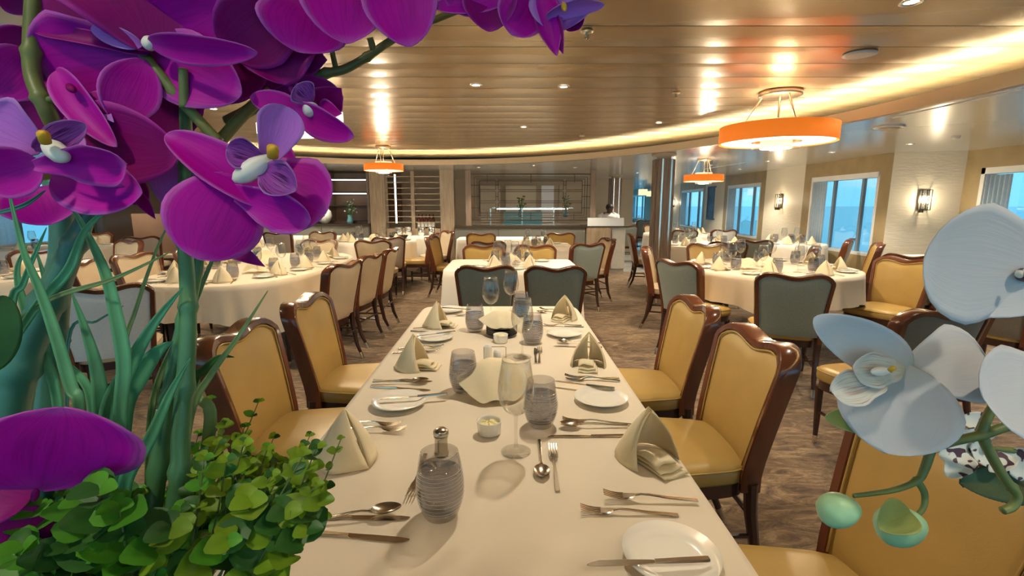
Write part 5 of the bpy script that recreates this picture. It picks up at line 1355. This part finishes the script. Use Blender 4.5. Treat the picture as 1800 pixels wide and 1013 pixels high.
def sprig(u, v, d, n, ls, cluster=True, pale=False):
    tip = P(u, v, d); base = P(150+.55*(u-150)+rnd.uniform(-30, 30), 1130, d+.03)
    mid = (tip+base)/2+Vector((rnd.uniform(-.01, .01), rnd.uniform(-.01, .01), .0))
    q = catmull([base, mid, tip], 8); tube(stb, q, [.0013-.0009*i/(len(q)-1) for i in range(len(q))], 5)
    span = q[-n:] if n < len(q) else q
    for i in range(n):
        f_ = 1-i/n*.55; p = tip.lerp(base, (1-f_)*.75) if True else tip
        idx = f_*(len(q)-1); a = int(idx); p = q[a].lerp(q[min(a+1, len(q)-1)], idx-a)
        d_ = (q[min(a+1, len(q)-1)]-q[max(a-1, 0)]).normalized()
        ang = rnd.random()*PI if i else 0
        for k in range(2 if i else 3):
            aa = ang+k*(PI if i else 2.1); side = Vector((math.cos(aa), math.sin(aa)*.8, .35 if i else .1)); side = (side+d_*.25+Vector((0, -.25, 0))).normalized()
            Nn = (d_+Vector((0, -.8, .5))+Vector((rnd.uniform(-.4, .4), rnd.uniform(-.4, .4), 0))).normalized()
            s = ls*rnd.uniform(.75, 1.15)*(.6 if i == 0 else 1)
            x = u/560+rnd.uniform(-.25, .25)
            mi = 2 if rnd.random() < .3 else (1 if x > .62 else 0)
            leaf(lb, p, side, Nn, s, s*.46, mi)
for k in range(185):
    u = rnd.uniform(-20, 575); v = env(max(0, min(590, u)))+abs(rnd.gauss(0, 1))*75+rnd.uniform(-10, 30)
    if u > 540 and v > 960: continue
    sprig(u, v, rnd.uniform(.30, .44), rnd.randint(4, 7), rnd.uniform(.009, .013))
for u, v, d in ((175, 860, .27), (150, 880, .28), (210, 890, .275), (60, 900, .29), (120, 960, .28), (500, 900, .30), (540, 930, .30), (560, 880, .31), (400, 950, .29), (440, 880, .30), (40, 960, .27), (300, 930, .28)):
    sprig(u, v, d, 5, .021)
for u, v in ((455, 705), (432, 748), (395, 740), (545, 765), (350, 760), (372, 700), (520, 790), (480, 800), (600, 770)):
    sprig(u, v, .40, 6, .0075)
fo = obj('foliage', lb, ['leaf_bright', 'leaf_fresh', 'leaf_dark'], sh_, True, None, False); obj('twigs', stb, 'stem_olive', sh_)
reparent(sh_)

# ---- white orchid
wo_ = thing('white_orchid', 'white orchid with pale green buds at the right edge foreground', 'orchid', (.42, .26, 1.045))
w_ = 'petal_white'
stem(wo_, [(1960, 1200, .36), (1900, 900, .34), (1850, 780, .33), (1790, 748, .32), (1725, 765, .32), (1680, 775, .32), (1640, 785, .32), (1600, 780, .32), (1575, 760, .32)], .0036, .0026, 'stem_olive', 3)
stem(wo_, [(1638, 786, .32), (1625, 825, .32), (1612, 845, .32), (1570, 862, .32), (1500, 872, .32)], .0030, .0015, 'stem_olive', 1, 'branch')
stem(wo_, [(1612, 845, .32), (1625, 868, .32), (1622, 895, .32), (1600, 915, .32)], .0024, .0014, 'stem_olive', 0, 'branch')
stem(wo_, [(1725, 765, .32), (1742, 800, .32), (1765, 840, .32), (1787, 870, .32), (1780, 890, .32), (1762, 898, .32)], .0032, .0026, 'stem_olive', 1, 'branch')
stem(wo_, [(1722, 768, .32), (1735, 735, .32), (1760, 690, .32)], .0034, .0026, 'stem_olive', 0, 'branch')
stem(wo_, [(1700, 660, .33), (1760, 680, .33), (1850, 780, .33)], .0022, .0024, 'stem_olive', 0, 'branch')
f = column(wo_, 1562, 652, .292, -30, 2, 8, m_='stigma_white')
petal(f, (1600, 650, .31), (1430, 560, .298), 88, w_, .1, .03, 0, 'round', .02, nn=(-.3, -1, .1))
petal(f, (1585, 660, .312), (1733, 630, .305), 142, w_, .08, .05, 0, 'fan')
petal(f, (1595, 640, .31), (1560, 798, .295), 176, w_, .10, .06, 0, 'tip')
petal(f, (1600, 700, .315), (1658, 745, .315), 70, w_, .10, .04, 0, 'round')
petal(f, (1590, 652, .305), (1500, 650, .29), 64, 'petal_white_lip', .18, .05, 0, 'fan', .1, 'lip')
petal(f, (1560, 670, .30), (1462, 690, .288), 66, 'petal_white_lip', .2, .05, 0, 'fan', .12, 'lip')
petal(f, (1570, 740, .33), (1450, 735, .325), 54, 'petal_green', .2, .1, 0, 'round')
f = column(wo_, 1815, 488, .26, -25, -8, 12, m_='petal_spotted')
petal(f, (1850, 480, .27), (1624, 455, .25), 210, w_, .08, .05, 0, 'fan', .02)
petal(f, (1850, 520, .265), (1655, 540, .26), 60, w_, .08, .05, 0, 'round')
f = column(wo_, 1860, 690, .27, 10, 10, 12, m_='petal_white', spot=False)
petal(f, (1880, 680, .28), (1728, 700, .265), 170, w_, .1, .06, 0, 'fan', .02)
petal(f, (1880, 690, .29), (1727, 690, .29), 90, w_, .1, .06, 0, 'round')
def bud(u, v, d, r, m_, lab=None):
    c = P(u, v, d); bm = bmesh.new(); bmesh.ops.create_uvsphere(bm, u_segments=24, v_segments=16, radius=1); R_ = r*d/F
    for q in bm.verts:
        a = math.atan2(q.co.z, q.co.x); k = 1+.05*math.sin(3*a)+.12*max(0, q.co.x); q.co = c+Vector((q.co.x*R_*1.12*k, q.co.y*R_*.9, q.co.z*R_*(.98-.1*q.co.x)))
    return obj('bud', bm, m_, wo_)
bud(1472, 897, .32, 31, 'bud_green'); bud(1580, 925, .32, 36, 'bud_green')
petal(kids(wo_)[-1], (1600, 900, .315), (1545, 930, .308), 60, 'petal_green', .4, .1, 0, 'round', name='sepal')
reparent(wo_)
so = thing('spotted_orchid', 'small white orchid blooms with dark spots above a serrated leaf', 'orchid', (.45, .30, 1.045))
stem(so, [(1990, 1200, .40), (1930, 900, .39), (1850, 810, .38), (1760, 790, .38), (1705, 790, .38)], .003, .0016, 'stem_olive', 2)
f = column(so, 1705, 800, .375, -4, 6, 6, m_='petal_spotted', spot=False)
for b_, t2, w in (((1710, 800, .375), (1650, 800, .37), 46), ((1706, 795, .375), (1722, 752, .37), 46), ((1706, 790, .37), (1740, 795, .37), 50), ((1704, 800, .37), (1664, 838, .365), 40)): petal(f, b_, t2, w, 'petal_spotted', .3, .1, 0, 'round', .1)
f = column(so, 1735, 745, .385, -4, 6, 6, m_='petal_spotted', spot=False)
for b_, t2, w in (((1735, 745, .385), (1685, 735, .38), 36), ((1735, 745, .385), (1730, 775, .38), 30), ((1775, 790, .38), (1830, 840, .375), 60), ((1780, 800, .38), (1740, 830, .375), 30)): petal(f, b_, t2, w, 'petal_spotted', .3, .1, 0, 'round', .1)
# serrated leaf
p0, p1 = P(1850, 850, .385), P(1686, 850, .38); d = (p1-p0); Ln = d.length; d.normalize(); N = Vector((0, -.8, .6)); s_ = d.cross(N).normalized()
bm = bmesh.new()
def lf(u, v):
    s = -1+2*u; t = v; w = .0165*math.sin(PI*min(.98, .25+.75*t))**.6*(1+.05*(abs((t*26) % 1-.5)-.25)*(abs(s) > .9))
    return p0+d*Ln*t+s_*s*w+N*abs(s)*.002
grid(bm, lf, 10, 52); o = obj('leaf', bm, 'leaf_serrated', so, True, None, False); solid(o, .0005, 0)
reparent(so)
